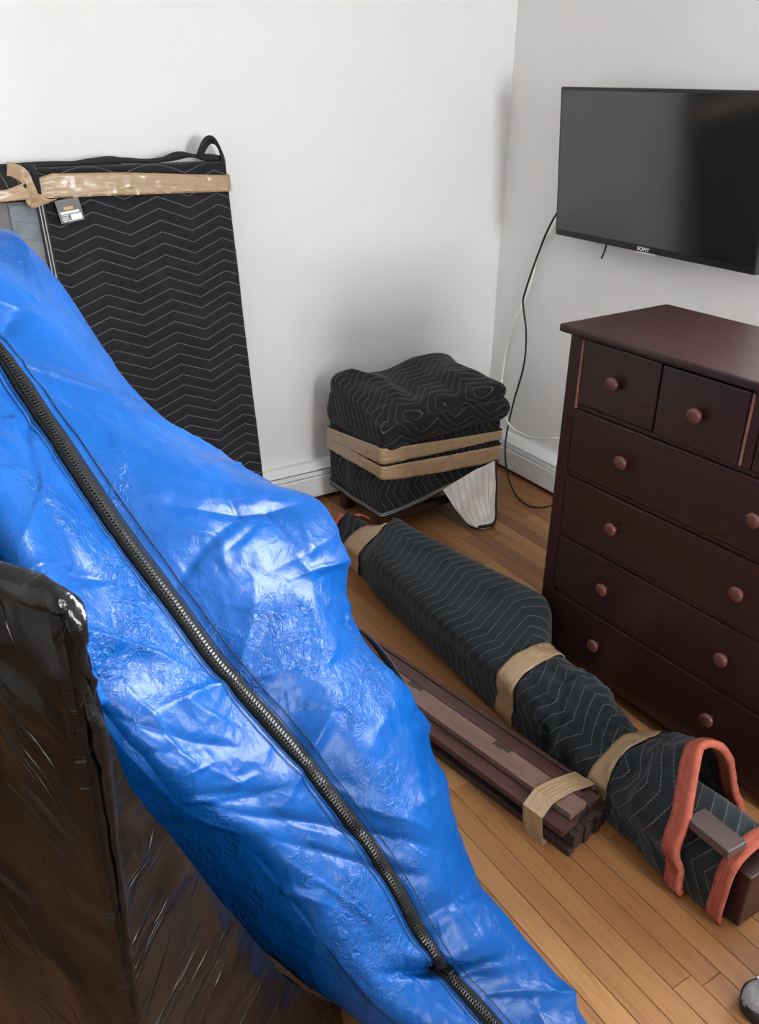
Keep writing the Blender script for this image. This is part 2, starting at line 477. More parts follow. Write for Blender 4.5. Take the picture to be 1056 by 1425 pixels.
# ================================================================== the room
X0, X1, Y0, Y1, H = ROOM['x0'], ROOM['x1'], ROOM['y0'], ROOM['y1'], ROOM['h']
T = .12
flo = tagit(mesh('floor', box(X0 - T, X1 + T, Y0 - T, Y1 + T, -.08, -.0125), M['subfloor']), kind='structure')
flo['label'] = 'narrow honey brown wooden strip floor'
PW = .0555
row = 0
x = X0 + .004
while x < X1 - .002:
    w = min(PW, X1 - x)
    y = Y0 - random.uniform(0, 1.6)
    while y < Y1:
        ln = random.uniform(1.1, 2.3)
        a, b = max(y, Y0), min(y + ln, Y1)
        if b - a > .05:
            p = mesh('plank', box(x + .0005, x + w - .0005, a + .0005, b - .0005, -.0125, 0, .0012, 1), M['floor'], flo)
        y += ln
    x += PW; row += 1
tagit(mesh('ceiling', box(X0 - T, X1 + T, Y0 - T, Y1 + T, H, H + .1), M['ceiling']), 'plain white ceiling', kind='structure')
tagit(mesh('wall_back', box(X0 - T, X1 + T, Y1, Y1 + T, 0, H), M['wall']), 'white painted wall behind the wrapped furniture', kind='structure')
tagit(mesh('wall_left', box(X0 - T, X0, Y0 - T, Y1, 0, H), M['wall']), 'white painted left wall', kind='structure')
def wall_hole_x(xa, xb, ya, yb, h):
    y0, y1, z0, z1 = h
    return join(box(xa, xb, ya, y0, 0, H), box(xa, xb, y1, yb, 0, H), box(xa, xb, y0, y1, 0, z0), box(xa, xb, y0, y1, z1, H))
def wall_hole_y(ya, yb, xa, xb, h):
    x0, x1, z0, z1 = h
    return join(box(xa, x0, ya, yb, 0, H), box(x1, xb, ya, yb, 0, H), box(x0, x1, ya, yb, 0, z0), box(x0, x1, ya, yb, z1, H))
tagit(mesh('wall_right', wall_hole_x(X1, X1 + T, Y0 - T, Y1, WIN_R), M['wall']), 'white painted wall carrying the television', kind='structure')
tagit(mesh('wall_rear', wall_hole_y(Y0 - T, Y0, X0, X1, WIN_B), M['wall']), 'white painted rear wall with a window', kind='structure')
def window(name, side, h):
    a0, a1, z0, z1 = h
    c = (a0 + a1) / 2
    e = empty(name, (X1 + .06, c, z0) if side == 'x' else (c, Y0 - .06, z0), kind='structure')
    e['label'] = 'white double hung window'
    def bx(p0, p1, q0, q1, d0, d1):
        return box(X1 + d0, X1 + d1, p0, p1, q0, q1, .003, 1) if side == 'x' else box(p0, p1, Y0 - d1, Y0 - d0, q0, q1, .003, 1)
    f = .045
    zm = (z0 + z1) / 2
    mesh('window_frame', join(bx(a0, a0 + f, z0, z1, .02, .10), bx(a1 - f, a1, z0, z1, .02, .10), bx(a0, a1, z0, z0 + f, .02, .10), bx(a0, a1, z1 - f, z1, .02, .10)), M['win_frame'], e)
    mesh('window_rail', bx(a0 + f, a1 - f, zm - .022, zm + .022, .035, .085), M['win_frame'], e)
    mesh('window_sill', bx(a0 - .06, a1 + .06, z0 - .035, z0 - .002, -.05, .0), M['win_frame'], e)
    for q0, q1 in ((z0 + f, zm - .022), (zm + .022, z1 - f)):
        mesh('pane', bx(a0 + f, a1 - f, q0, q1, .058, .062), M['glass'], e)
window('window_1', 'x', WIN_R)
window('window_2', 'y', WIN_B)

# hot-water baseboard heaters along the two walls
def heater(name, label, along_x, a0, a1):
    e = empty(name, ((a0 + a1) / 2, Y1, 0) if along_x else (X1, (a0 + a1) / 2, 0), kind='structure')
    e['label'] = label
    def prof(pts):
        n = len(pts); V = []
        for a in (a0, a1):
            for d, z in pts:
                V.append((a, Y1 - d, z) if along_x else (X1 - d, a, z))
        F = [(i, (i + 1) % n, n + (i + 1) % n, n + i) for i in range(n)] + [tuple(range(n))[::-1], tuple(range(n, 2 * n))]
        return V, F
    mesh('back_plate', prof([(.0005, .02), (.008, .02), (.008, .155), (.0005, .155)]), M['heater'], e)
    mesh('fin_core', prof([(.012, .035), (.052, .035), (.052, .118), (.012, .118)]), M['slot'], e)
    mesh('front_panel', prof([(.056, .022), (.064, .020), (.066, .026), (.066, .108), (.062, .112), (.058, .112)]), M['heater'], e)
    mesh('damper', prof([(.058, .1165), (.064, .1165), (.062, .134), (.056, .134)]), M['heater'], e)
    mesh('top_cover', prof([(.0005, .163), (.028, .163), (.056, .141), (.058, .138), (.052, .138), (.026, .157), (.0005, .157)]), M['heater'], e)
    return e
heater('baseboard_back', 'white baseboard heater under the back wall', True, X0, X1 - .07)
heater('baseboard_right', 'white baseboard heater under the television wall', False, 0.3, Y1 - .002)

# ================================================================== tall dresser
TH = math.radians(2.32)
dr = empty('dresser', (1.6194, 1.5699, 0), -(math.pi / 2 - TH), 'tall dark mahogany chest of drawers with round knobs below the television', 'dresser')
DW0, DW1, DD = -.045, .807, .392         # body extents along its width and its depth
def dmesh(name, vf, mat, parent=None, smooth=False):
    return mesh(name, vf, mat, parent or dr, smooth=smooth, local=True)
dmesh('top', box(DW0 - .02, DW1 + .02, -.028, DD + .008, 1.021, 1.042, .007, 3), M['mahogany_top'])
dmesh('side_panel', box(DW0, DW0 + .02, .02, DD, .05, 1.021, .002, 1), M['mahogany'])
dmesh('side_panel', box(DW1 - .02, DW1, .02, DD, .05, 1.021, .002, 1), M['mahogany'])
dmesh('back_panel', box(DW0 + .02, DW1 - .02, DD - .012, DD - .002, .06, 1.021), M['mahogany'])
for a in (DW0, DW1 - .04):
    dmesh('stile', box(a, a + .04, 0, .04, 0, 1.021, .003, 2), M['mahogany'])
for a in (DW0, DW1 - .04):
    dmesh('rear_leg', box(a, a + .04, DD - .04, DD - .001, 0, .06, .002, 1), M['mahogany'])
I0, I1 = DW0 + .04, DW1 - .04
rows = [(.835, 1.010), (.640, .822), (.450, .626), (.264, .437), (.078, .251)]
dmesh('carcass', box(I0, I1, .030, .038, .06, 1.02), M['mahogany'])
dmesh('rail', box(I0, I1, .001, .03, 1.012, 1.021), M['mahogany'])
for zt in (.8285, .633, .4435, .2575):
    dmesh('rail', box(I0, I1, .006, .03, zt - .0055, zt + .0055, .001, 1), M['mahogany'])
# shaped apron below the lowest drawer
ap = [(I0, .076)]
for k in range(13):
    t_ = k / 12
    ap.append((I0 + (I1 - I0) * t_, .028 + .022 * math.sin(math.pi * t_) ** .5))
ap.append((I1, .076)); ap = ap[:1] + ap[1:]
n = len(ap)
dmesh('apron', ([(a, .004, z) for a, z in ap] + [(a, .026, z) for a, z in ap],
                [tuple(range(n)), tuple(range(n, 2 * n))[::-1]] + [((i + 1) % n, i, n + i, n + (i + 1) % n) for i in range(n)]), M['mahogany'])
kp = [(.0085, 0), (.0085, .008), (.0125, .011), (.0185, .016), (.0195, .021), (.0175, .025), (.011, .0275), (.001, .028)]
kv, kf = lathe(kp, 20)
kv = np.stack([kv[:, 0], -kv[:, 2], kv[:, 1]], -1)
knob_me = None
def add_drawer(a0, a1, z0, z1, knobs, proud=0.0):
    global knob_me
    d = dmesh('drawer', box(a0 + .002, a1 - .002, -proud, .024, z0 + .0015, z1 - .0015, .0025, 2), M['mahogany'])
    for ka, kz in knobs:
        if knob_me is None:
            k = dmesh('knob', (kv, kf), M['knob'], d, True); knob_me = k.data
        else:
            k = bpy.data.objects.new('knob', knob_me); COL.objects.link(k); k.parent = d
        k.location = (ka, -proud, kz)
e1, e2 = .2545, .4985
add_drawer(I0 + .006, e1 - .002, *rows[0], [(.123, .925)], -.003)
add_drawer(e1 + .002, e2 - .002, *rows[0], [(.377, .922)], .002)
add_drawer(e2 + .030, I1, *rows[0], [((e2 + .030 + I1) / 2, .922)])
dmesh('divider', box(e2, e2 + .028, .002, .03, .834, 1.012, .001, 1), M['mahogany'])
dmesh('worn_edge', box(I0 + .0005, I0 + .006, -.0005, .022, .822, 1.010, .001, 1), M['worn'])
dmesh('worn_edge', box(e2 - .001, e2 + .005, -.0015, .02, .838, 1.008, .001, 1), M['worn'])
for z0, z1 in rows[1:]:
    kz = (z0 + z1) / 2 + .004
    add_drawer(I0, I1, z0, z1, [(.1886, kz), (.5728, kz)])

# ================================================================== television
tv = empty('television', (2.42, 2.10, 1.08), 0, 'flat black television mounted on the wall', 'television')
TY0, TY1, TZ0, TZ1 = 1.655, 2.545, 1.083, 1.592
lean = lambda z: -.045 * (z - TZ0) / (TZ1 - TZ0)       # top tips towards the room
def tilt(vf):
    v = np.asarray(vf[0], float).copy(); v[:, 0] += lean(v[:, 2]); return v, vf[1]
mesh('housing', tilt(box(2.404, 2.436, TY0, TY1, TZ0, TZ1, .005, 2)), M['tv_body'], tv)
mesh('rear_bulge', tilt(box(2.434, 2.462, TY0 + .14, TY1 - .14, TZ0 + .05, TZ1 - .16, .012, 2)), M['tv_body'], tv)
mesh('screen', tilt(box(2.4025, 2.405, TY0 + .010, TY1 - .010, TZ0 + .024, TZ1 - .011)), M['screen'], tv)
mesh('wall_bracket', tilt(join(box(2.46, 2.499, 1.93, 2.27, 1.28, 1.42, .003, 1))), M['tv_body'], tv)
mesh('sensor_strip', tilt(box(2.4015, 2.4045, 2.05, 2.135, TZ0 - .003, TZ0 + .0015)), M['logo'], tv)
fc = bpy.data.curves.new('logo', 'FONT'); fc.body = 'SONY'; fc.size = .0165; fc.extrude = .0006; fc.align_x = 'CENTER'; fc.offset = .0004
tmp = bpy.data.objects.new('logo_tmp', fc); COL.objects.link(tmp)
bpy.context.view_layer.update()
lm = bpy.data.meshes.new_from_object(tmp.evaluated_get(bpy.context.evaluated_depsgraph_get()))
lv = np.array([tuple(v.co) for v in lm.vertices]); lf = [tuple(p.vertices) for p in lm.polygons]
bpy.data.objects.remove(tmp, do_unlink=True)
mesh('logo', (np.stack([2.4025 - lv[:, 2] - .0008, 2.103 - lv[:, 0] * 1.25, TZ0 + .006 + lv[:, 1]], -1), lf), M['logo'], tv)
mesh('short_cable', tube([(2.43, 2.300, 1.10), (2.43, 2.302, 1.075), (2.428, 2.306, 1.05), (2.424, 2.312, 1.028)], .0035, 8, 14), M['cable_black'], tv)
tagit(mesh('power_cable', tube([(2.470, 2.48, 1.24), (2.468, 2.582, 1.183), (2.468, 2.651, 1.094), (2.468, 2.715, .945), (2.468, 2.763, .804), (2.470, 2.766, .758), (2.476, 2.738, .641),
      (2.474, 2.733, .50), (2.462, 2.765, .324), (2.425, 2.75, .19), (2.405, 2.725, .10), (2.36, 2.64, .028), (2.30, 2.50, .006), (2.29, 2.40, .006), (2.33, 2.33, .03), (2.37, 2.28, .09), (2.40, 2.2, .12)], .0042, 8, 160), M['cable_black'], smooth=True),
      'black power cable hanging down the wall from the television', 'cable')
tagit(mesh('white_cable', tube([(2.488, 2.48, 1.22), (2.488, 2.589, 1.175), (2.490, 2.649, 1.081), (2.490, 2.715, 1.003), (2.490, 2.752, .866), (2.490, 2.775, .796), (2.490, 2.833, .667), (2.490, 2.868, .564),
      (2.486, 2.88, .45), (2.45, 2.84, .33), (2.425, 2.757, .252), (2.422, 2.699, .227), (2.42, 2.602, .226), (2.42, 2.513, .247), (2.42, 2.42, .282), (2.43, 2.3, .31)], .0046, 8, 160), M['cable_white'], smooth=True),
      'thin white cable looping down from the television behind the dresser', 'cable')

# ================================================================== quilted headboard leaning on the back wall
ph = empty('wrapped_headboard', (.80, 2.80, 0), 0, 'tall flat board wrapped in a black quilted moving blanket leaning on the wall', 'wrapped board')
PB, PT = 2.735, 2.945                     # y of its front face at the floor and at the top
PZ = 1.345
def py(z): return PB + (PT - PB) * z / PZ - .055
def panel(x0, x1, z0, z1, nx, nz, wob, seed, thick=.045, bulge=.004):
    xs = np.linspace(x0, x1, nx); zs = np.linspace(z0, z1, nz)
    G = np.zeros((nz, nx, 3)); G[..., 0] = xs[None]; G[..., 2] = zs[:, None]; G[..., 1] = py(G[..., 2])
    P = G.copy(); P[..., 1] = 0
    d = wob * vnoise(P * np.array([5, 1, 2.5]), 1, seed) + wob * .6 * vnoise(P * np.array([9, 1, 7]), 1, seed + 1) + bulge * np.sin(np.pi * (xs[None] - x0) / (x1 - x0))
    G[..., 1] -= d
    return G
G = panel(.585, 1.212, .012, PZ, 60, 130, .007, 3)
# wrap the sides and the top round to the back
side = [(.0, .0, .0), (.004, .02, .0), (0, .045, 0)]
Gr = np.stack([G[:, -1] + np.array([.006, .012, 0]), G[:, -1] + np.array([.006, .045, 0])], 1)
Gl = np.stack([G[:, 0] + np.array([-.004, .045, 0]), G[:, 0] + np.array([-.006, .012, 0])], 1)
GG = np.concatenate([Gl, G, Gr], 1)
top1 = GG[-1:] + np.array([0, .014, .008]); top2 = GG[-1:] + np.array([0, .045, .008])
top2[..., 1] = np.minimum(np.maximum(top2[..., 1], top1[..., 1] + .01), 2.975)
GG = np.concatenate([GG, top1, top2], 0)
mesh('blanket', grid(GG, uv=uv_len(GG, False)), M['quilt_black'], ph, smooth=True)
mesh('board', (lambda b: (np.asarray(b[0]) + np.stack([0 * np.asarray(b[0])[:, 0], py(np.asarray(b[0])[:, 2]) - py(0), 0 * np.asarray(b[0])[:, 0]], -1), b[1]))(box(.20, 1.205, PB - .035, PB - .012, .002, PZ - .01, .004, 1)), M['post'], ph)
# grey lining folded back at the left edge
xs = np.linspace(.505, .583, 14); zs = np.linspace(.02, 1.262, 60)
L_ = np.zeros((60, 14, 3)); L_[..., 0] = xs[None] + .02 * (1.26 - zs[:, None]) * 0; L_[..., 2] = zs[:, None]
L_[..., 1] = py(L_[..., 2]) + .018 - .026 * ((xs[None] - .505) / .078) ** 1.5 - .003 * vnoise(L_ * np.array([30, 1, 6]), 1, 5)
mesh('lining', grid(L_, uv=uv_len(L_, False)), M['quilt_grey'], ph, smooth=True)
# bound edge with two rows of white stitching
bx_ = lambda x, z, o: (x, py(z) - o, z)
zz = np.linspace(.03, 1.275, 60)
A_ = np.stack([0 * zz + .579 - .003 * np.sin(zz * 5), py(zz) - .012, zz], -1); B_ = A_ + np.array([.026, 0, 0])
be = mesh('edge_binding', strip(A_, B_, np.tile([0, -1., 0], (60, 1)), .004), M['binding'], ph)
for off in (.007, .016):
    Q = A_ + np.array([off, -.0045, 0])
    mesh('stitching', strip(Q, Q + np.array([.0035, 0, 0]), np.tile([0, -1., 0], (60, 1)), .0008), M['thread'], be)
# upper left wing of the blanket
W_ = np.zeros((12, 26, 3)); xs = np.linspace(.20, .60, 26); t_ = np.linspace(0, 1, 12)
W_[..., 0] = xs[None]; W_[..., 2] = 1.262 + t_[:, None] * (.100 - .03 * np.clip((.50 - xs[None]) / .3, 0, 1)); W_[..., 1] = py(W_[..., 2]) - .012 - .018 * np.sin(np.pi * t_[:, None]) - .004 * vnoise(W_ * 14, 1, 9)
mesh('blanket_wing', grid(W_, uv=uv_len(W_, False, True)), M['quilt_black'], ph, smooth=True)
# folded hem on the top edge and the loop at its right end
hx = np.linspace(.50, 1.205, 60)
hz = PZ + .012 + .012 * np.clip((hx - .55) / .3, 0, 1) * (.5 + .5 * vnoise(np.stack([hx * 7, hx * 0, hx * 0], -1), 1, 4)) + .014 * np.exp(-((hx - 1.07) / .06) ** 2)
hr = .011 + .005 * vnoise(np.stack([hx * 18, hx * 0, hx * 0 + 5], -1), 1, 2)
mesh('top_hem', tube(np.stack([hx, 2.925 + .01 * np.sin(hx * 9), hz], -1), hr, 8), M['binding'], ph, smooth=True)
lp = catmull([(1.135, 2.915, 1.362), (1.148, 2.905, 1.395), (1.165, 2.905, 1.413), (1.183, 2.91, 1.410), (1.200, 2.918, 1.388), (1.211, 2.922, 1.358), (1.212, 2.925, 1.33)], 36)
wdir = np.tile([.024, .040, -.020], (36, 1)); nn = np.gradient(lp, axis=0); nn = np.cross(nn, wdir); nn /= np.linalg.norm(nn, axis=1)[:, None]
mesh('corner_loop', strip(lp - wdir * .6, lp + wdir * .4, nn, .010), M['binding'], ph, smooth=True)
# parcel tape across the top
tx = np.linspace(.20, 1.207, 90)
zc0 = np.interp(tx, [.20, .50, .57, .62, .85, 1.218], [1.262, 1.268, 1.272, 1.270, 1.268, 1.262]); zc1 = np.interp(tx, [.20, .50, .56, .64, .85, 1.218], [1.290, 1.300, 1.318, 1.338, 1.334, 1.312])
yy = lambda z: py(z) - .0165 - .018 * np.clip((.60 - tx) / .08, 0, 1) - .004 * np.sin(np.pi * (tx - .5) / .7).clip(0)
A_ = np.stack([tx, yy(zc0), zc0], -1); B_ = np.stack([tx, yy(zc1), zc1], -1)
A_ = np.concatenate([A_, [[1.2205, A_[-1][1] + .016, 1.262], [1.221, A_[-1][1] + .055, 1.262]]]); B_ = np.concatenate([B_, [[1.2205, B_[-1][1] + .016, 1.312], [1.221, B_[-1][1] + .055, 1.312]]])
Nt = np.tile([0, -1., 0], (92, 1)); Nt[-2:] = (1, 0, 0)
mesh('tape', strip(A_, B_, Nt, .0012, False, .0035, 4, 8), M['tape'], ph, smooth=True)
kn = catmull([(.515, 2.870, 1.352), (.545, 2.862, 1.345), (.562, 2.858, 1.325), (.566, 2.856, 1.300), (.572, 2.856, 1.27), (.595, 2.858, 1.256), (.622, 2.862, 1.258)], 30)
kd = np.tile([.020, .0, .012], (30, 1)); kd[:, 0] = np.linspace(.004, .026, 30); kd[:, 2] = np.linspace(.022, .010, 30)
mesh('tape_knot', strip(kn - kd, kn + kd, np.tile([0, -1., 0], (30, 1)), .002, False, .008, 6, 8), M['tape'], ph, smooth=True)
# care label under the tape
def tagq(x0, x1, z0, z1, d, sk=-.14):
    V = []
    for (xx, zz_) in ((x0, z0), (x1, z0), (x1, z1), (x0, z1)):
        s_ = xx - .642
        X = xx - (1.262 - zz_) * sk; Z = zz_ + (xx - .642) * .13
        V.append((X, py(Z) - .020 - d, Z)); 
    V2 = [(a, b + .0008, c) for a, b, c in V]
    return V + V2, [(0, 1, 2, 3), (7, 6, 5, 4), (0, 4, 5, 1), (1, 5, 6, 2), (2, 6, 7, 3), (3, 7, 4, 0)]
tg = mesh('care_label', tagq(.634, .706, 1.196, 1.262, 0), M['tag'], ph)
mesh('orange_print', tagq(.654, .682, 1.232, 1.240, .0012), M['tag_orange'], tg)
mesh('white_print', tagq(.640, .697, 1.221, 1.228, .0012), M['tag_white'], tg)
mesh('barcode', tagq(.668, .701, 1.203, 1.218, .0012), M['tag_white'], tg)
for k, (x0_, x1_) in enumerate(((.640, .664), (.640, .660), (.640, .663), (.642, .700))):
    mesh('print_line', tagq(x0_, x1_, 1.2165 - k * .0055, 1.2185 - k * .0055, .0012), M['tag_white'], tg)

# ================================================================== wrapped stool in the corner
st = empty('wrapped_stool', (1.86, 2.66, 0), 0, 'low square table wrapped in black quilted blanket and tan tape in the corner', 'wrapped table')
SX0, SX1, SY0, SY1 = 1.575, 2.135, 2.455, 2.865
for (a, b) in ((SX0 + .03, SY0 + .03), (SX1 - .08, SY0 + .03), (SX0 + .03, SY1 - .08), (SX1 - .08, SY1 - .08)):
    mesh('leg', box(a, a + .045, b, b + .045, 0, .40, .003, 1), M['mahogany_top'], st)
mesh('stretcher', box(SX0 + .07, SX1 - .08, SY0 + .038, SY0 + .06, .075, .105, .002, 1), M['mahogany_top'], st)
mesh('stretcher', box(SX0 + .07, SX1 - .08, SY1 - .07, SY1 - .05, .075, .105, .002, 1), M['mahogany_top'], st)
mesh('stretcher', box(SX0 + .04, SX0 + .06, SY0 + .07, SY1 - .07, .075, .105, .002, 1), M['mahogany_top'], st)
NP = 240
per, sl = rrect(SX0, SX1, SY0, SY1, .022, NP)
fx = np.clip((per[:, 0] - SX0) / (SX1 - SX0), 0, 1); fy = np.clip((per[:, 1] - SY0) / (SY1 - SY0), 0, 1)
zlow = .122 + .115 * fx ** 1.2 * (1 - fy) - .012 * fy
nz = 26
SG = np.zeros((nz, NP, 3))
for i in range(nz):
    t_ = i / (nz - 1)
    z = zlow * (1 - t_) + .455 * t_
    puff = 1 + .010 * math.sin(math.pi * t_)
    SG[i, :, 0] = 1.855 + (per[:, 0] - 1.855) * puff; SG[i, :, 1] = 2.66 + (per[:, 1] - 2.66) * puff; SG[i, :, 2] = z
SG += normals(SG, True) * (.006 * vnoise(SG * np.array([12, 12, 4]), 1, 21))[..., None] * -1
mesh('blanket', grid(SG, True, uv=uv_len(SG, True, True)), M['quilt_stool'], st, smooth=True)
# bound hem of the sleeve with stitching
hemA = SG[0] * 1.0; hemB = SG[2] * 1.0
outn = SG[0] - np.array([1.855, 2.66, 0]); outn[:, 2] = 0; outn /= np.linalg.norm(outn, axis=1)[:, None]
he = mesh('hem_binding', strip(hemA - np.array([0, 0, .012]) + outn * .001, hemA + np.array([0, 0, .012]) + outn * .001, outn, .006, True), M['binding'], st, smooth=True)
for o_ in (-.004, .004):
    Q = hemA + outn * .0075 + np.array([0, 0, o_])
    mesh('stitching', strip(Q, Q + np.array([0, 0, .0028]), outn, .0008, True), M['thread'], he)
# lumpy top cover
rings = [  # (scale offset outward, z, extra)
    (.010, .405), (.022, .425), (.026, .455), (.016, .480), (.004, .492), (.006, .510), (.004, .540), (-.012, .566), (-.04, .580), (-.09, .586), (-.16, .590), (-.205, .592)]
RG = np.zeros((len(rings), NP, 3)); RU = np.zeros((len(rings), NP, 2))
base_q, _ = rrect(SX0, SX1, SY0, SY1, .022, NP)
for i, (o_, z) in enumerate(rings):
    q, _ = rrect(SX0 - max(o_, -.19), SX1 + max(o_, -.19), SY0 - max(o_, -.19), SY1 + max(o_, -.19), .035 if i < 8 else max(.012, .05 + o_ * .1), NP)
    if o_ < -.19: q = np.array([[1.855, 2.66]]) + (q - np.array([[1.855, 2.66]])) * .25
    gx = np.clip((q[:, 0] - SX0) / (SX1 - SX0), 0, 1); gy = np.clip((q[:, 1] - SY0) / (SY1 - SY0), 0, 1)
    if 0 < o_:      # the rolled lip only swells along the front, towards the right
        k_ = np.clip(1 - gy * 6, 0, 1) * np.clip(gx * 3.0, 0, 1) + .9 * np.clip((gx - .8) * 5, 0, 1)
        q = base_q + (q - base_q) * (.45 + .75 * np.clip(k_, 0, 1))[:, None]
    RG[i, :, 0] = q[:, 0]; RG[i, :, 1] = q[:, 1]; RG[i, :, 2] = z
    # the front edge sags, the rear stands up
    low = np.clip(1 - gy, 0, 1) * np.clip(i - 3, 0, 4) / 4
    RG[i, :, 2] -= low * (.085 - .055 * gx) - .012 * np.clip(i - 4, 0, 4) / 4 * np.clip(gx * 2 - 1.2, 0, 1)
    if i <= 4: RG[i, :, 2] += .004 - .030 * (1 - gx) * (i < 3) + .012 * np.sin(gx * 3) * np.clip(1 - gy, 0, 1)
    if i >= 5: RG[i, :, 0] += .022 * np.clip((gx - .75) * 4, 0, 1) * np.clip(1 - abs(i - 6.5) / 2.5, 0, 1)
    RU[i, :, 0] = np.clip(q[:, 0], SX0, SX1) + .25 * z; RU[i, :, 1] = z * 1.15 - np.clip(q[:, 1], SY0, SY1) * .95 + .3 * np.clip(q[:, 0], SX0, SX1)
RS = catmull(RG, 64); RUV = catmull(RU, 64)
P_ = RS.copy(); up_ = np.clip((RS[..., 2] - .46) / .08, 0, 1)
RS[..., 2] += up_ * (.014 * vnoise(P_ * np.array([5, 6, 0]), 1, 31) + .010 * ridged(P_ * np.array([1, 1.6, .3]), 5, 33))
RS -= normals(RS, True) * (.004 * vnoise(P_, 10, 35) + .003 * ridged(P_, 8, 37))[..., None]
uvt = np.concatenate([RUV, RUV[:, :1]], 1)
mesh('top_cover', grid(RS, True, False, True, uvt), M['quilt_stool'], st, smooth=True)
# two bands of tape round it
def stool_band(name, ctl, mat, seed):
    s_ = [c[0] for c in ctl]; tot = 2 * (SX1 - SX0 + SY1 - SY0)
    a = np.interp(sl, s_, [c[1] for c in ctl]); b = np.interp(sl, s_, [c[2] for c in ctl])
    base = np.stack([1.855 + (per[:, 0] - 1.855) * 1.018, 2.66 + (per[:, 1] - 2.66) * 1.022, 0 * sl], -1) + outn * .007
    A_ = base.copy(); A_[:, 2] = a; B_ = base.copy(); B_[:, 2] = b
    return mesh(name, strip(A_, B_, outn, .0015, True, .0035, seed, 7), mat, st, smooth=True)
c1, c2 = SY1 - SY0 - .02, SY1 - SY0 + SX1 - SX0 - .03
stool_band('tape', [(0, .30, .35), (c1, .338, .402), (c2, .328, .366), (c2 + .4, .30, .35), (3, .30, .35)], M['tape'], 5)
stool_band('tape', [(0, .26, .31), (c1, .282, .330), (c1 + .12, .262, .325), (c2, .232, .302), (c2 + .4, .26, .31), (3, .26, .31)], M['tape'], 8)
# pale underside of the blanket drooping to the floor
fl = np.array([
    [(1.850, 2.440, .172), (1.905, 2.436, .196), (1.96, 2.436, .215), (2.03, 2.436, .232), (2.10, 2.437, .245)],
    [(1.872, 2.432, .135), (1.92, 2.422, .140), (1.97, 2.420, .148), (2.035, 2.418, .155), (2.10, 2.425, .165)],
    [(1.905, 2.415, .075), (1.94, 2.400, .075), (1.985, 2.392, .078), (2.04, 2.392, .080), (2.09, 2.405, .085)],
    [(1.935, 2.392, .030), (1.96, 2.370, .026), (1.995, 2.360, .025), (2.035, 2.358, .026), (2.072, 2.375, .034)],
    [(1.955, 2.378, .012), (1.975, 2.352, .008), (2.00, 2.342, .006), (2.03, 2.342, .008), (2.055, 2.362, .014)]])
FG = catmull(fl, 40); FG = catmull(FG.transpose(1, 0, 2), 40).transpose(1, 0, 2)
FG[..., 1] -= .005 * vnoise(FG, 20, 41)
mesh('white_flap', grid(FG, uv=uv_len(FG, False, True)), M['quilt_white'], st, smooth=True)
BG = FG + np.array([.004, .016, -.003]); BG[..., 2] = np.maximum(BG[..., 2], .003)
mesh('flap_back', grid(BG[:, ::-1], uv=uv_len(BG, False)), M['quilt_stool'], st, smooth=True)
ed = np.concatenate([FG[:, -1], FG[-1, ::-1]]) + np.array([.004, .008, 0]); ed[:, 2] = np.maximum(ed[:, 2], .010)
mesh('flap_binding', tube(ed, .009, 8), M['binding'], st, smooth=True)

# ================================================================== long bundle wrapped in blankets on the floor
lw = empty('wrapped_bed_frame', (1.42, 1.5, 0), 0, 'long low bed board wrapped in blue-black quilted blankets with orange binding beside the dresser', 'wrapped board')
ST = [  # y, left base x, left top (x,z), mid top (x,z), right top (x,z), right base x
    (2.47, 1.375, (1.362, .060), (1.42, .165), (1.48, .130), 1.50),
    (2.40, 1.385, (1.368, .095), (1.43, .150), (1.49, .125), 1.50),
    (2.32, 1.388, (1.375, .110), (1.43, .152), (1.487, .145), 1.495),
    (2.25, 1.380, (1.368, .115), (1.418, .160), (1.478, .205), 1.50),
    (2.20, 1.368, (1.350, .140), (1.404, .205), (1.476, .248), 1.497),
    (2.12, 1.358, (1.322, .190), (1.396, .236), (1.480, .254), 1.497),
    (1.90, 1.345, (1.305, .195), (1.405, .232), (1.512, .250), 1.525),
    (1.62, 1.335, (1.292, .198), (1.425, .234), (1.560, .252), 1.575),
    (1.53, 1.330, (1.290, .196), (1.430, .230), (1.560, .238), 1.580),
    (1.46, 1.328, (1.296, .190), (1.410, .222), (1.505, .205), 1.55),
    (1.39, 1.328, (1.300, .175), (1.385, .212), (1.458, .198), 1.51),
    (1.30, 1.330, (1.298, .170), (1.385, .212), (1.462, .200), 1.53),
    (1.20, 1.330, (1.300, .155), (1.385, .205), (1.475, .185), 1.54),
    (1.10, 1.328, (1.302, .125), (1.375, .178), (1.468, .160), 1.52),
    (1.03, 1.325, (1.308, .115), (1.360, .172), (1.455, .165), 1.52),
    (0.95, 1.310, (1.280, .150), (1.345, .235), (1.465, .215), 1.55),
    (0.87, 1.295, (1.258, .165), (1.350, .285), (1.475, .245), 1.575),
    (0.80, 1.288, (1.258, .160), (1.360, .320), (1.480, .245), 1.575)]
CT = []
for y, lb, lt, mt, rtp, rb in ST:
    CT.append([(lb, y, .004), ((lb + lt[0]) / 2 - .002, y, lt[1] * .5), (lt[0], y, lt[1]), (mt[0], y, mt[1]), (rtp[0], y, rtp[1]), ((rb + rtp[0]) / 2 + .004, y, rtp[1] * .5), (rb, y, .004), ((lb + rb) / 2, y, .002)])
CT = np.array(CT)
NW, MW = 300, 120
LG = catmull(CT, NW); LG = catmull(LG.transpose(1, 0, 2), MW, True).transpose(1, 0, 2)
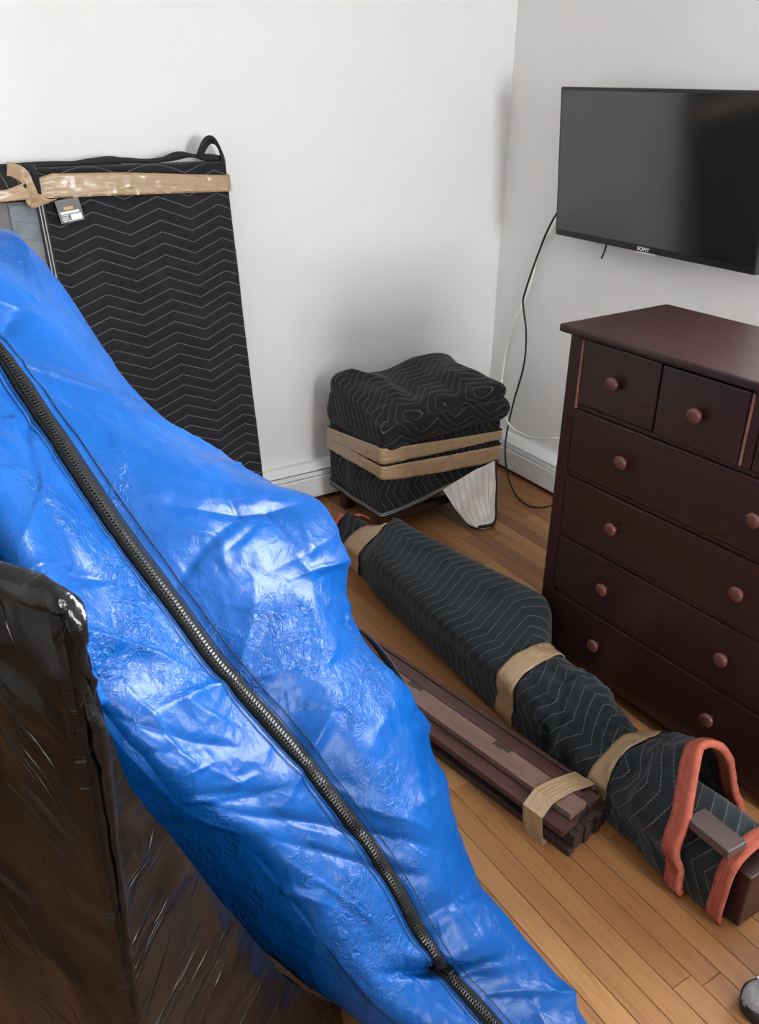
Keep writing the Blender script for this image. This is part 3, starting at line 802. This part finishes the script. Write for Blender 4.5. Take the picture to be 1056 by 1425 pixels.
# mouth of the blanket: the left foot reaches further forward than the crown
yy_ = LG[..., 1]
P_ = LG.copy()
crump = np.exp(-((yy_ - 1.18) / .16) ** 2) + .7 * np.exp(-((yy_ - .95) / .07) ** 2) + .35 * np.exp(-((yy_ - 2.33) / .08) ** 2)
Nn = -normals(LG, True)
sgn = np.sign((Nn * (LG - LG.mean(1, keepdims=True))).sum(2).mean()); Nn = Nn * sgn
dsp = .004 * vnoise(P_, 9, 51) + crump * (.013 * (ridged(P_ * np.array([1.0, 1.7, 1]), 13, 53) - .2) + .006 * ridged(P_, 26, 54)) + .0025 * ridged(P_, 10, 55)
fade = np.clip(P_[..., 2] / .03, 0, 1)
LG = LG + Nn * (dsp * fade)[..., None]
LG[..., 1] += np.clip((.97 - P_[..., 1]) / .17, 0, 1) * (P_[..., 2] * .12 - .045 * np.clip((1.36 - P_[..., 0]) / .08, 0, 1) + .02 * np.clip((P_[..., 0] - 1.45) / .08, 0, 1))
LG[..., 2] = np.maximum(LG[..., 2], .003)
mesh('outer_blanket', grid(LG, True, True, False, uv_len(LG, True)), M['quilt_blue'], lw, smooth=True)
NL = -normals(LG, True) * sgn
IN = LG[-90:] - NL[-90:] * .007; IN[..., 2] = np.maximum(IN[..., 2], .0022)
mesh('blanket_inside', grid(IN[:, ::-1], True, uv=uv_len(IN, True)), M['quilt_blue'], lw, smooth=True)
def frow(y): return np.interp(-y, -P_[:, 0, 1], np.arange(NW))
def lw_band(name, y_a, y_b, skew, mat, seed, wr=.004):
    js = np.arange(MW); z = P_[int(frow(y_a)), :, 2]; s_ = skew * (z - .1)
    ia = np.array([frow(y_a + q) for q in s_]); ib = np.array([frow(y_b + q) for q in s_])
    A_ = samp(LG, ia, js, True); B_ = samp(LG, ib, js, True); Nb = samp(NL, (ia + ib) / 2, js, True)
    A_ = A_ + Nb * .005; B_ = B_ + Nb * .005
    for q in (A_, B_): q[:, 2] = np.maximum(q[:, 2], .0012)
    return mesh(name, strip(A_, B_, Nb, .0014, True, wr, seed, 8), mat, lw, smooth=True)
lw_band('tape', 2.375, 2.262, -.30, M['tape_pale'], 61)
lw_band('tape', 1.425, 1.358, -.1, M['tape_pale'], 62)
lw_band('tape', 1.062, .995, -.1, M['tape_pale'], 63)
# orange binding round the mouth
e0 = LG[-1]; en = NL[-1]
tl = np.gradient(LG, axis=0)[-1]; tl /= np.linalg.norm(tl, axis=1)[:, None]
vis = [j for j in range(MW) if P_[-1, j, 2] > .003]
jm = int(np.argmin(P_[-1, :, 2] + 0)); order = [(j0) % MW for j0 in range(0, int(MW * 6.0 / 8) + 1)]
q0 = e0[order]; qn = en[order]; qt = tl[order]
A_ = q0 - qt * .030 - qn * .010; B_ = q0 + qt * .010 - qn * .010
for q in (A_, B_): q[:, 2] = np.maximum(q[:, 2], .003)
ob_ = mesh('orange_binding', strip(A_, B_, qn, .016, False, .002, 65, 5), M['orange'], lw, smooth=True)
for o_ in (-.013, -.001):
    Q = q0 + qt * o_ + qn * .0085
    mesh('stitching', strip(Q - qt * .0009, Q + qt * .0009, qn, .0006), M['orange_thread'], ob_)
# far end flap bindings
for pts in ([(1.362, 2.455, .05), (1.366, 2.47, .10), (1.385, 2.478, .14), (1.41, 2.475, .166)], [(1.445, 2.45, .155), (1.468, 2.45, .152), (1.488, 2.44, .138)]):
    c_ = catmull(pts, 18); wd_ = np.tile([0.004, -.026, .004], (18, 1)); nn = np.cross(np.gradient(c_, axis=0), wd_); nn /= np.linalg.norm(nn, axis=1)[:, None]; nn *= np.sign(nn[9, 2] - nn[9, 0])
    mesh('orange_binding', strip(c_ + nn * .006, c_ + nn * .006 + wd_, nn, .004, False, .001, 3, 3), M['orange'], lw, smooth=True)
# inner blanket and the board ends that stick out of the mouth
IC = []
for y, s_ in ((1.00, .80), (.90, .92), (.80, 1.0), (.72, 1.0), (.665, .99)):
    IC.append([(1.300, y, .004), (1.292, y, .10 * s_), (1.302, y, .165 * s_), (1.345, y, .192 * s_), (1.41, y, .190 * s_), (1.452, y, .150 * s_), (1.462, y, .07 * s_), (1.46, y, .004), (1.38, y, .003)])
IG = catmull(np.array(IC), 60); IG = catmull(IG.transpose(1, 0, 2), 90, True).transpose(1, 0, 2)
NI = -normals(IG, True); NI *= np.sign((NI * (IG - IG.mean(1, keepdims=True))).sum(2).mean())
IG = IG + NI * (.003 * vnoise(IG, 18, 71) * np.clip(IG[..., 2] / .03, 0, 1))[..., None]; IG[..., 2] = np.maximum(IG[..., 2], .0035)
IG[..., 1] += .0
mesh('inner_blanket', grid(IG, True, uv=uv_len(IG, True)), M['quilt_blue'], lw, smooth=True)
tl = np.tile([0, -1., 0], (90, 1)); jj = list(range(0, 72)); A_ = IG[-1] + NI[-1] * .002 - tl * .026; B_ = IG[-1] + NI[-1] * .002 + tl * .010
for q in (A_, B_): q[:, 2] = np.maximum(q[:, 2], .0035)
ib_ = mesh('orange_binding', strip(A_[jj], B_[jj], NI[-1][jj], .005, False, .0015, 72, 4), M['orange'], lw, smooth=True)
for o_ in (.013, .003):
    Q = IG[-1][jj] + NI[-1][jj] * .0075 - tl[jj] * o_
    mesh('stitching', strip(Q - tl[jj] * .0008, Q + tl[jj] * .0008, NI[-1][jj], .0006), M['orange_thread'], ib_)
mesh('board_end', box(1.318, 1.440, .632, .98, .006, .150, .004, 2), M['mahogany'], lw)
plk = box(-.028, .028, 0, .112, 0, .022, .003, 2)
pv = np.asarray(plk[0]); ca, sa = math.cos(-.05), math.sin(-.05)
mesh('plank', (np.stack([1.303 + pv[:, 0] * ca - pv[:, 1] * sa, .668 + pv[:, 0] * sa + pv[:, 1] * ca, .196 + pv[:, 2] - pv[:, 1] * .05], -1), plk[1]), M['post'], lw)

# ================================================================== taped bundle of bed rails
ANG = math.radians(9.2)
rb = empty('rail_bundle', (1.145, .955, 0), ANG, 'taped bundle of brown wooden bed rails lying on the floor', 'wood bundle')
def rail(u0, u1, z0, z1, y0, y1, mat, name='rail', bev=.002):
    return mesh(name, box(u0, u1, y0, y1, z0, z1, bev, 2), mat, rb, local=True)
LEN = 1.72
rail(.000, .022, .001, .020, .005, LEN, M['rail_c'])
for k in range(6):
    u0 = .014 + k * .0222
    rail(u0, u0 + .0205, .0205 if k == 0 else .001, .056 + .001 * (k % 2), [.004, .009, .005, .011, .006, .010][k], LEN - .02 * (k % 3), M['rail_c'], 'slat')
rail(-.012, .044, .058, .076, .022, LEN, M['rail_b'])
rail(.0455, .088, .058, .078, .030, LEN, M['rail_c'])
rail(.090, .138, .058, .084, .026, LEN, M['rail_b'])
rail(.026, .086, .079, .097, .030, LEN, M['rail_a'])
rail(.0875, .104, .0855, .098, .05, LEN, M['rail_b'])
rail(.1395, .1515, .010, .088, .045, LEN, M['rail_b'])
for (u, y) in ((.074, .28), (.076, .60)):
    mesh('dark_patch', join(box(u - .008, u + .009, y, y + .030, .0966, .0973), box(u - .004, u + .0095, y - .022, y + .012, .0966, .0975)), M['rail_c'], rb, local=True)
mesh('screw_hole_shade', lathe([(.0022, 0), (.0022, .0006)], 10), M['rail_c'], rb, local=True).location = (.016, .034, .0758)  # flat disc of darker wood, stands for the shade inside a screw hole
mesh('paint_fleck', (lambda l: (l[0] * np.array([1.2, .8, 1]), l[1]))(lathe([(.006, 0), (.005, .003), (.002, .004)], 9)), M['tag_white'], rb, local=True).location = (.05, .88, .097)
# tape round the near end
tp = [(-.016, .000), (-.0165, .04), (-.0155, .0775), (.0235, .0995), (.050, .1000), (.0875, .1002), (.108, .0998), (.1530, .0895), (.1535, .045), (.153, .0006), (.08, .0006)]
tp = np.array(tp); tpl = []
for k in range(len(tp)):
    a, b = tp[k], tp[(k + 1) % len(tp)]
    for s_ in np.linspace(0, 1, 6, endpoint=False): tpl.append(a + (b - a) * s_)
tpl = np.array(tpl); cen = np.array([.07, .045]); no = tpl - cen; no /= np.linalg.norm(no, axis=1)[:, None]
sk = .012 * np.sin(np.linspace(0, 2 * math.pi, len(tpl)))
A_ = np.stack([tpl[:, 0], .066 + sk, tpl[:, 1]], -1); B_ = np.stack([tpl[:, 0], .124 + sk, tpl[:, 1]], -1)
sv = strip(A_, B_, np.stack([no[:, 0], 0 * sk, no[:, 1]], -1), .0012, True, .0012, 7, 6)
mesh('tape', sv, M['tape_pale'], rb, local=True)

# ================================================================== blue zippered bag
BAG = np.array([
    [[0.548, 0.672, 0.114], [0.734, 0.579, 0.062], [0.815, 0.565, 0.05], [0.887, 0.578, 0.022]],
    [[0.446, 0.736, 0.251], [0.665, 0.721, 0.163], [0.777, 0.695, 0.133], [0.868, 0.686, 0.056]],
    [[0.39, 0.796, 0.365], [0.614, 0.783, 0.259], [0.712, 0.758, 0.23], [0.834, 0.775, 0.129]],
    [[0.322, 0.878, 0.531], [0.558, 0.872, 0.433], [0.658, 0.858, 0.394], [0.79, 0.91, 0.263]],
    [[0.24, 0.916, 0.666], [0.49, 0.949, 0.575], [0.614, 0.934, 0.541], [0.783, 1.02, 0.398]],
    [[0.22, 0.935, 0.739], [0.437, 1.012, 0.673], [0.593, 1.008, 0.645], [0.791, 1.099, 0.508]],
    [[0.161, 0.988, 0.852], [0.382, 1.069, 0.764], [0.549, 1.078, 0.731], [0.726, 1.183, 0.601]],
    [[0.143, 0.996, 0.91], [0.337, 1.14, 0.861], [0.533, 1.148, 0.814], [0.715, 1.241, 0.684]],
    [[0.136, 1.021, 0.984], [0.293, 1.22, 0.958], [0.528, 1.215, 0.896], [0.734, 1.291, 0.773]],
    [[0.112, 1.06, 1.049], [0.259, 1.304, 1.048], [0.515, 1.3, 0.954], [0.727, 1.377, 0.846]],
    [[0.082, 1.131, 1.099], [0.234, 1.393, 1.125], [0.459, 1.418, 1.019], [0.649, 1.537, 0.825]],
    [[0.053, 1.215, 1.14], [0.207, 1.472, 1.198], [0.404, 1.528, 1.092], [0.535, 1.694, 0.926]],
    [[0.027, 1.299, 1.199], [0.181, 1.557, 1.277], [0.347, 1.632, 1.181], [0.467, 1.79, 1.016]],
    [[-0.001, 1.389, 1.261], [0.145, 1.634, 1.344], [0.291, 1.724, 1.268], [0.389, 1.871, 1.211]],
    [[-0.018, 1.471, 1.306], [0.111, 1.702, 1.377], [0.232, 1.785, 1.328], [0.32, 1.901, 1.306]],
    [[-0.03, 1.595, 1.316], [0.071, 1.763, 1.366], [0.162, 1.834, 1.339], [0.229, 1.914, 1.305]]])
bagE = empty('blue_bag', (.75, .75, 0), 0, 'big crinkled blue plastic mattress bag with black zipper', 'bag')
BAG[:5, 0] += np.array([.843, .537, 0]) * np.array([.03, .045, .045, .03, .015])[:, None]
nb = np.array([.39, -.63, .675]); nb /= np.linalg.norm(nb)
CB = []
for k, (L, Z, Mm, R) in enumerate(BAG):
    T_ = np.interp(k, [0, 1, 3, 12, 15], [.05, .12, .24, .28, .10])
    a = (L + Z) / 2 + nb * .012
    bR = R * .9 + Z * .1 - nb * T_; bL = L * .92 + Z * .08 - nb * T_; bM = (bR + bL) / 2
    CB.append([L, a, Z, Mm, R, bR, bM, bL])
CB = np.array(CB)
NB, MB_ = 420, 320
BG_ = catmull(CB, NB); BG_ = catmull(BG_.transpose(1, 0, 2), MB_, True).transpose(1, 0, 2)
BN = normals(BG_, True); BN *= np.sign((BN * (BG_ - BG_.mean(1, keepdims=True))).sum(2).mean())
P_ = BG_
si = np.linspace(0, 15, NB)[:, None].repeat(MB_, 1); tj = (np.arange(MB_) / MB_ * 8)[None].repeat(NB, 0)
away = np.clip(np.abs(tj - 2) / .28, 0, 1)          # calmer along the zipper
flow = np.stack([si * .55, tj * .9, 0 * si], -1)
calm = .15 + .85 * away
def rz(*q): return ridged(*q) - .35
# surface coordinates in metres: a along the zipper, b away from it
La = np.concatenate([[0], np.cumsum(np.linalg.norm(np.diff(P_[:, 80], axis=0), axis=1))])[:, None].repeat(MB_, 1)
cw = np.linalg.norm(np.diff(np.concatenate([P_, P_[:, :1]], 1), axis=1), axis=2); Lb = np.cumsum(cw, 1); Lb = Lb - Lb[:, 80:81]
dsp = calm * (.011 * vnoise(np.stack([La * 4.5, Lb * 3.5, 0 * La], -1), 1, 81) + .0035 * rz(P_, 6, 83) + .0008 * rz(P_, 34, 85))
rf = random.Random(12)
def folds(n, len_, wid_, amp_, ang_mid, ang_dev, b_lo=-.34, b_hi=.52):
    global dsp
    tot = np.zeros_like(La)
    for _ in range(n):
        a0 = rf.uniform(.02, La.max()); b0 = rf.uniform(b_lo, b_hi)
        an = ang_mid * (1 if b0 > 0 else -1) + rf.gauss(0, ang_dev); L0 = rf.uniform(*len_); w0 = rf.uniform(*wid_); am = rf.uniform(*amp_) * rf.choice((-1, 1, 1))
        da, db = La - a0, Lb - b0
        p = da * math.cos(an) + db * math.sin(an); q = -da * math.sin(an) + db * math.cos(an) + .25 / L0 * rf.uniform(-.4, .4) * p * p
        along = np.clip(1 - (p / L0) ** 2, 0, 1) ** 1.5
        wv = w0 * (.5 + .9 * np.clip(.5 + .5 * p / L0, 0, 1))
        tot += am * along * np.exp(-np.abs(q) / wv) * (1 - .35 * np.clip(q / wv, -1, 1))
    dsp = dsp + tot * calm
folds(46, (.10, .26), (.012, .030), (.006, .015), 1.15, .45)
folds(110, (.04, .12), (.006, .014), (.0022, .0055), 1.0, .8)
folds(160, (.02, .06), (.003, .006), (.0008, .0022), .9, 1.2)
# fold across the lower end
fo = np.exp(-((si - 1.62 - .12 * (tj - 2)) / .10) ** 2)
dsp -= .030 * fo * np.clip(1 - np.abs(tj - 2.0) / 1.6, 0, 1)
dsp += .016 * np.exp(-((si - 1.95 - .12 * (tj - 2)) / .16) ** 2) * np.clip(1 - np.abs(tj - 2.2) / 1.6, 0, 1)
edge = np.clip(np.minimum(si, 15 - si) / .6, 0, 1)
BG_ = BG_ + BN * (dsp * edge)[..., None]
BG_[..., 2] = np.maximum(BG_[..., 2], .004)
BN = normals(BG_, True); BN *= np.sign((BN * (BG_ - BG_.mean(1, keepdims=True))).sum(2).mean())
mesh('bag_shell', grid(BG_, True, True, True, uv_len(BG_, True)), M['tarp'], bagE, smooth=True)
# zipper: two tapes, interlocking coil, stitch rows
zi = np.arange(2.0, NB - 3, 1.0)
jz = 2 / 8 * MB_
wid = np.linalg.norm(np.diff(BG_[:, int(jz) - 6:int(jz) + 7], axis=1), axis=2).mean(1)   # metres per column
wid = np.convolve(np.pad(wid, 12, mode='edge'), np.ones(25) / 25, 'valid')
def zline(off, lift=.0):
    fj = jz + off / np.interp(zi, np.arange(NB), wid)
    return samp(BG_, zi, fj, True) + samp(BN, zi, fj, True) * lift, samp(BN, zi, fj, True)
def zband(name, o0, o1, lift, th, mat, parent, cols=2):
    a, n1 = zline(o0, lift); b, n2 = zline(o1, lift); c, n3 = zline((o0 + o1) / 2, lift)
    return mesh(name, strip(a, b, n3, th, False, 0, 0, cols), mat, parent, smooth=True)
zp = zband('zipper_tape', -.0175, .0175, .0030, .0015, M['zip_tape'], bagE)
zpts, znn = zline(0, .0058)
zpts = (zline(-.012, .0058)[0] + zline(.012, .0058)[0]) / 2 + znn * .0006
d_ = np.concatenate([[0], np.cumsum(np.linalg.norm(np.diff(zpts, axis=0), axis=1))])
tt = np.arange(.004, d_[-1] - .004, .0060)
zz_ = np.stack([np.interp(tt, d_, zpts[:, k]) for k in range(3)], -1); zn = np.stack([np.interp(tt, d_, znn[:, k]) for k in range(3)], -1)
zt = np.gradient(zz_, axis=0); zt /= np.linalg.norm(zt, axis=1)[:, None]; zs = np.cross(zt, zn); zs /= np.linalg.norm(zs, axis=1)[:, None]
parts = []
cubeF = [(0, 1, 2, 3), (7, 6, 5, 4), (0, 4, 5, 1), (1, 5, 6, 2), (2, 6, 7, 3), (3, 7, 4, 0)]
TV, TF = [], []
for k in range(len(tt)):
    for sgn_ in (-1, 1):
        c_ = zz_[k] + zs[k] * .0030 * sgn_ + zt[k] * .0014 * sgn_
        q = []
        for (a, b, h) in ((-1, -1, 0), (1, -1, 0), (1, 1, 0), (-1, 1, 0), (-1, -1, 1), (1, -1, 1), (1, 1, 1), (-1, 1, 1)):
            q.append(c_ + zs[k] * a * .0036 + zt[k] * b * .0014 + zn[k] * (h * .0028 * (1 if a * sgn_ < 0 else .5) - .001))
        n0 = len(TV); TV += q; TF += [tuple(n0 + i for i in f) for f in cubeF]
tagit(mesh('zipper_coil', (TV, TF), M['zip_coil'], zp), kind='stuff')
for o_ in (-.0155, .0155):
    zband('zipper_ridge', o_ * .52 - .0012, o_ * .52 + .0012, .005, .0012, M['zip_tape'], zp)
for o_ in (-.034, -.0225, .0225, .036):
    zband('stitching', o_ - .0008, o_ + .0008, .0012, .0008, M['dark_thread'], bagE)
# zipper slider near the fold
k = int(np.argmin(np.abs(tt - np.interp(1.5 / 15 * NB, zi, d_)))) if True else 0
def frame_box(c, ax, ay, az, sx, sy, sz, bev=.001):
    v, f = box(-sx, sx, -sy, sy, -sz, sz, bev, 1); v = np.asarray(v)
    return c + v[:, :1] * ax + v[:, 1:2] * ay + v[:, 2:] * az, f
mesh('zipper_slider', frame_box(zz_[k] + zn[k] * .004, zs[k], zt[k], zn[k], .009, .013, .004, .002), M['zip_coil'], zp)
# small tuck of loose plastic on the edge beside the cabinet
tk = np.array([[[0.149, 1.011, 0.944], [0.158, 0.993, 0.936], [0.177, 1.005, 0.914]], [[0.143, 0.989, 0.926], [0.156, 0.962, 0.926], [0.183, 0.985, 0.878]], [[0.145, 0.971, 0.902], [0.159, 0.951, 0.902], [0.19, 0.973, 0.847]], [[0.151, 0.962, 0.874], [0.162, 0.955, 0.875], [0.189, 0.975, 0.833]]]); TG = catmull(tk, 26); TG = catmull(TG.transpose(1, 0, 2), 22).transpose(1, 0, 2)
TG = TG + .003 * vnoise(TG, 30, 88)[..., None]
tko = mesh('loose_tuck', grid(TG, uv=uv_len(TG, False)), M['tarp'], bagE, smooth=True)
sd = tko.modifiers.new('thickness', 'SOLIDIFY'); sd.thickness = .002
# webbing handle on the flank
hp = catmull([(.735, 1.200, .625), (.752, 1.192, .600), (.768, 1.185, .572), (.782, 1.172, .542), (.792, 1.158, .515), (.796, 1.140, .490), (.785, 1.125, .470)], 30)
hd = np.tile([-.012, .030, .006], (30, 1)); nn = np.cross(np.gradient(hp, axis=0), hd); nn /= np.linalg.norm(nn, axis=1)[:, None]
mesh('handle', strip(hp - hd * .5, hp + hd * .5, nn, .003), M['webbing'], bagE, smooth=True)

# ================================================================== black film-wrapped cabinet
PC = np.array([.100, .632, 0.0]); dd = np.array([-.537, .843, 0]); ww = np.array([.843, .537, 0])
wc = empty('film_wrapped_cabinet', (-.05, .95, 0), 0, 'cabinet wrapped in shiny black stretch film beside the blue bag', 'wrapped cabinet')
def PW_(w, d, z): return PC + ww * w + dd * d + np.array([0, 0, z])
sec = [(.0, .0), (.0, .30), (.0, .60), (.0, .85), (-.002, 1.06), (-.006, 1.19), (-.002, 1.225), (.004, 1.18), (.012, 1.10), (.034, .985), (.080, .88), (.130, .745), (.266, .42), (.378, .21), (.452, .09), (.462, .025), (.45, .001), (.2, .001)]
def solid(sec_, d0, d1, nd, inset=0, amp=0, seed=0):
    S_ = np.array(sec_); S_ = np.concatenate([np.linspace(S_[i], S_[(i + 1) % len(S_)], 9)[:-1] for i in range(len(S_))])
    G_ = np.zeros((nd, len(S_), 3))
    for i in range(nd):
        t_ = i / (nd - 1); d = d0 + (d1 - d0) * t_
        G_[i] = PC + S_[:, :1] * ww + d * dd + S_[:, 1:] * np.array([[0, 0, 1.]])
    return G_, S_
BD, _ = solid([(.006, .001), (.006, .60), (.006, .74), (.012, .90), (.05, .86), (.14, .62), (.25, .34), (.40, .05), (.40, .001)], .006, .56, 3)
mesh('body', grid(BD, True, True, True), M['cabinet'], wc)
# film: the long wrapped skin; on the left side it ends above the floor
FG_, S_ = solid(sec, 0.0, .62, 70)
lowz = .715 - .10 * np.linspace(0, 1, 70)
for i in range(70):
    on = (S_[:, 0] < .004) & (S_[:, 1] < .86)
    zl = lowz[i]
    FG_[i, on, 2] = zl + (S_[on, 1] / .86) * (.86 - zl)
fn = normals(FG_, True); fn *= np.sign((fn * (FG_ - FG_.mean(1, keepdims=True))).sum(2).mean())
topz = np.clip((FG_[..., 2] - .98) / .15, 0, 1)
FG_ = FG_ + fn * (.006 * vnoise(FG_ * np.array([1, 1, 1]), 7, 91) + .003 * ridged(FG_, 12, 92) + topz * (.006 * ridged(FG_, 20, 93) + .003 * ridged(FG_, 45, 94)) + .004)[..., None]
FG_[..., 2] = np.maximum(FG_[..., 2], .0015)
mesh('film_sides', grid(FG_, True, uv=uv_len(FG_, True)), M['film'], wc, smooth=True)
# front sheet stretched over the end facing the room
fr = [(.0, .0), (.475, .0), (.47, .05), (.30, .42), (.165, .745), (.118, .90), (.085, 1.0), (.045, 1.09), (.0, 1.05)]
zs_ = np.linspace(.0, 1.215, 90); rx = np.interp(zs_, [0, .025, .09, .21, .42, .745, .88, .985, 1.10, 1.215], [.460, .462, .452, .378, .266, .130, .078, .034, .012, .003]) + .004
us = np.concatenate([np.linspace(-.02, -.006, 8), np.linspace(0, 1, 56)])
FR = np.zeros((90, 64, 3)); FU = np.zeros((90, 64, 2))
for i, z in enumerate(zs_):
    wv_ = np.clip(us, 0, 1) * rx[i] - .011 * np.clip(-us / .006, 0, 1); dv_ = -.008 + np.clip(-us - .006, 0, 1)
    FR[i] = PC + wv_[:, None] * ww + dv_[:, None] * dd + np.array([0, 0, z]); FU[i, :, 0] = wv_ - np.clip(-us, 0, 1); FU[i, :, 1] = z
FR -= np.where(us > -.001, 1, 0)[None, :, None] * dd * (.004 * vnoise(FR, 8, 95) + .003 * ridged(FR, 14, 96))[..., None]
mesh('film_front', grid(FR, uv=FU), M['film'], wc, smooth=True)
# gathered rope of film along the top edge
gp = catmull([PW_(.010, -.006, 1.10), PW_(.004, -.006, 1.16), PW_(.0, .004, 1.218), PW_(.0, .08, 1.226), PW_(.002, .25, 1.225), PW_(.002, .48, 1.22)], 90)
gv, gf = tube(gp, list((.009 + .004 * vnoise(gp * 1.0, 22, 7)) * np.interp(np.arange(90), [0, 25, 89], [.15, 1, 1])), 14)
gv = gv + .004 * np.stack([ridged(gv, 26, 3), ridged(gv, 26, 4), ridged(gv, 26, 5)], -1)
mesh('film_gather', (gv, gf), M['film_crinkle'], wc, smooth=True)
gp = catmull([PW_(.0, -.006, 1.16), PW_(.004, -.012, 1.06), PW_(.002, -.010, .95), PW_(-.002, -.008, .80), PW_(.0, -.006, .66), PW_(.004, -.006, .52)], 90)
gv, gf = tube(gp, list((.005 + .002 * vnoise(gp, 25, 8)) * np.interp(np.arange(90), [0, 12, 60, 89], [.3, 1.2, .7, .2])), 12)
gv = gv + .002 * np.stack([ridged(gv, 30, 3), ridged(gv, 30, 4), ridged(gv, 30, 5)], -1)
mesh('film_gather', (gv, gf), M['film_crinkle'], wc, smooth=True)

# ================================================================== sneaker at the right
sh = empty('sneaker', (1.29, .44, 0), 0, 'grey and white sneaker with a black sole on the bare floor', 'shoe')
sx = np.array([.85, -.53, 0]); sy = np.array([.53, .85, 0]); toe = np.array([1.172, .514, 0])
def outline(t):   # half width along the shoe
    return np.interp(t, [0, .03, .08, .2, .35, .55, .75, .92, .98, 1], [.004, .024, .036, .047, .046, .037, .036, .036, .024, .004])
SL = .285
def sp_(t, u, z): return toe + sx * t * SL + sy * u + np.array([0, 0, z])
TS = np.linspace(0, 1, 48)
AA = np.linspace(0, math.pi, 25)
def hgt(t): return np.interp(t, [0, .04, .12, .25, .40, .52, .62, .75, .88, .96, 1], [.034, .048, .058, .068, .088, .104, .100, .096, .104, .108, .098])
def arch(t0, t1, a0, a1, off, n=40, m=25, z0=.024):
    G_ = np.zeros((n, m, 3))
    for i, t in enumerate(np.linspace(t0, t1, n)):
        w_ = outline(min(.995, max(.005, t))) * .90 + off; h = hgt(t) - z0 + off
        for j, a in enumerate(np.linspace(a0, a1, m)):
            flat = np.interp(t, [.45, .6], [0, 1])
            cx = math.copysign(abs(math.cos(a)) ** (.6 - .1 * flat), math.cos(a)); sz = math.sin(a) ** (.85 - .45 * flat)
            G_[i, j] = sp_(t, w_ * cx, z0 + h * sz)
    return G_
so = []
for z, k_, lift in ((.0006, 1.02, .006), (.006, 1.10, .003), (.018, 1.13, .0), (.028, 1.10, 0), (.032, 1.02, 0)):
    ring = [sp_(t, outline(t) * k_, z + lift * max(0, 1 - t / .12)) for t in TS] + [sp_(t, -outline(t) * k_, z + lift * max(0, 1 - t / .12)) for t in TS[::-1]]
    so.append(ring)
mesh('sole', grid(np.array(so), True, True, True), M['sole'], sh, smooth=True)
mesh('upper', grid(arch(0, 1, 0, math.pi, 0), False, True, True), M['mesh_grey'], sh, smooth=True)
mesh('vamp', grid(arch(.12, .56, .62, math.pi - .25, .0035, 30, 21)), M['shoe_white'], sh, smooth=True)
mesh('tongue', grid(arch(.44, .60, 1.05, math.pi - 1.05, .016, 14, 9)), M['shoe_white'], sh, smooth=True)
for k_ in range(5):
    t = .26 + k_ * .055
    c_ = arch(t, t + .002, 1.0, math.pi - 1.0, .006, 2, 11)[0]
    mesh('lace', tube(c_, .003, 6), M['shoe_white'], sh, smooth=True)
cr_ = [sp_(.77 + .19 * math.cos(a), .028 * math.sin(a), hgt(.77 + .19 * math.cos(a)) + .001) for a in np.linspace(0, 2 * math.pi, 40)]
mesh('collar', tube(cr_, .0055, 8), M['mesh_grey'], sh, smooth=True)
lin = np.array([[sp_(.77 + .19 * r_ * math.cos(a), .028 * r_ * math.sin(a), hgt(.77 + .19 * math.cos(a)) + .0015 - .0008 * (1 - r_)) for a in np.linspace(0, 2 * math.pi, 40, endpoint=False)] for r_ in (1, .6, .05)])
mesh('lining', grid(lin, True, False, True), M['sole'], sh, smooth=True)
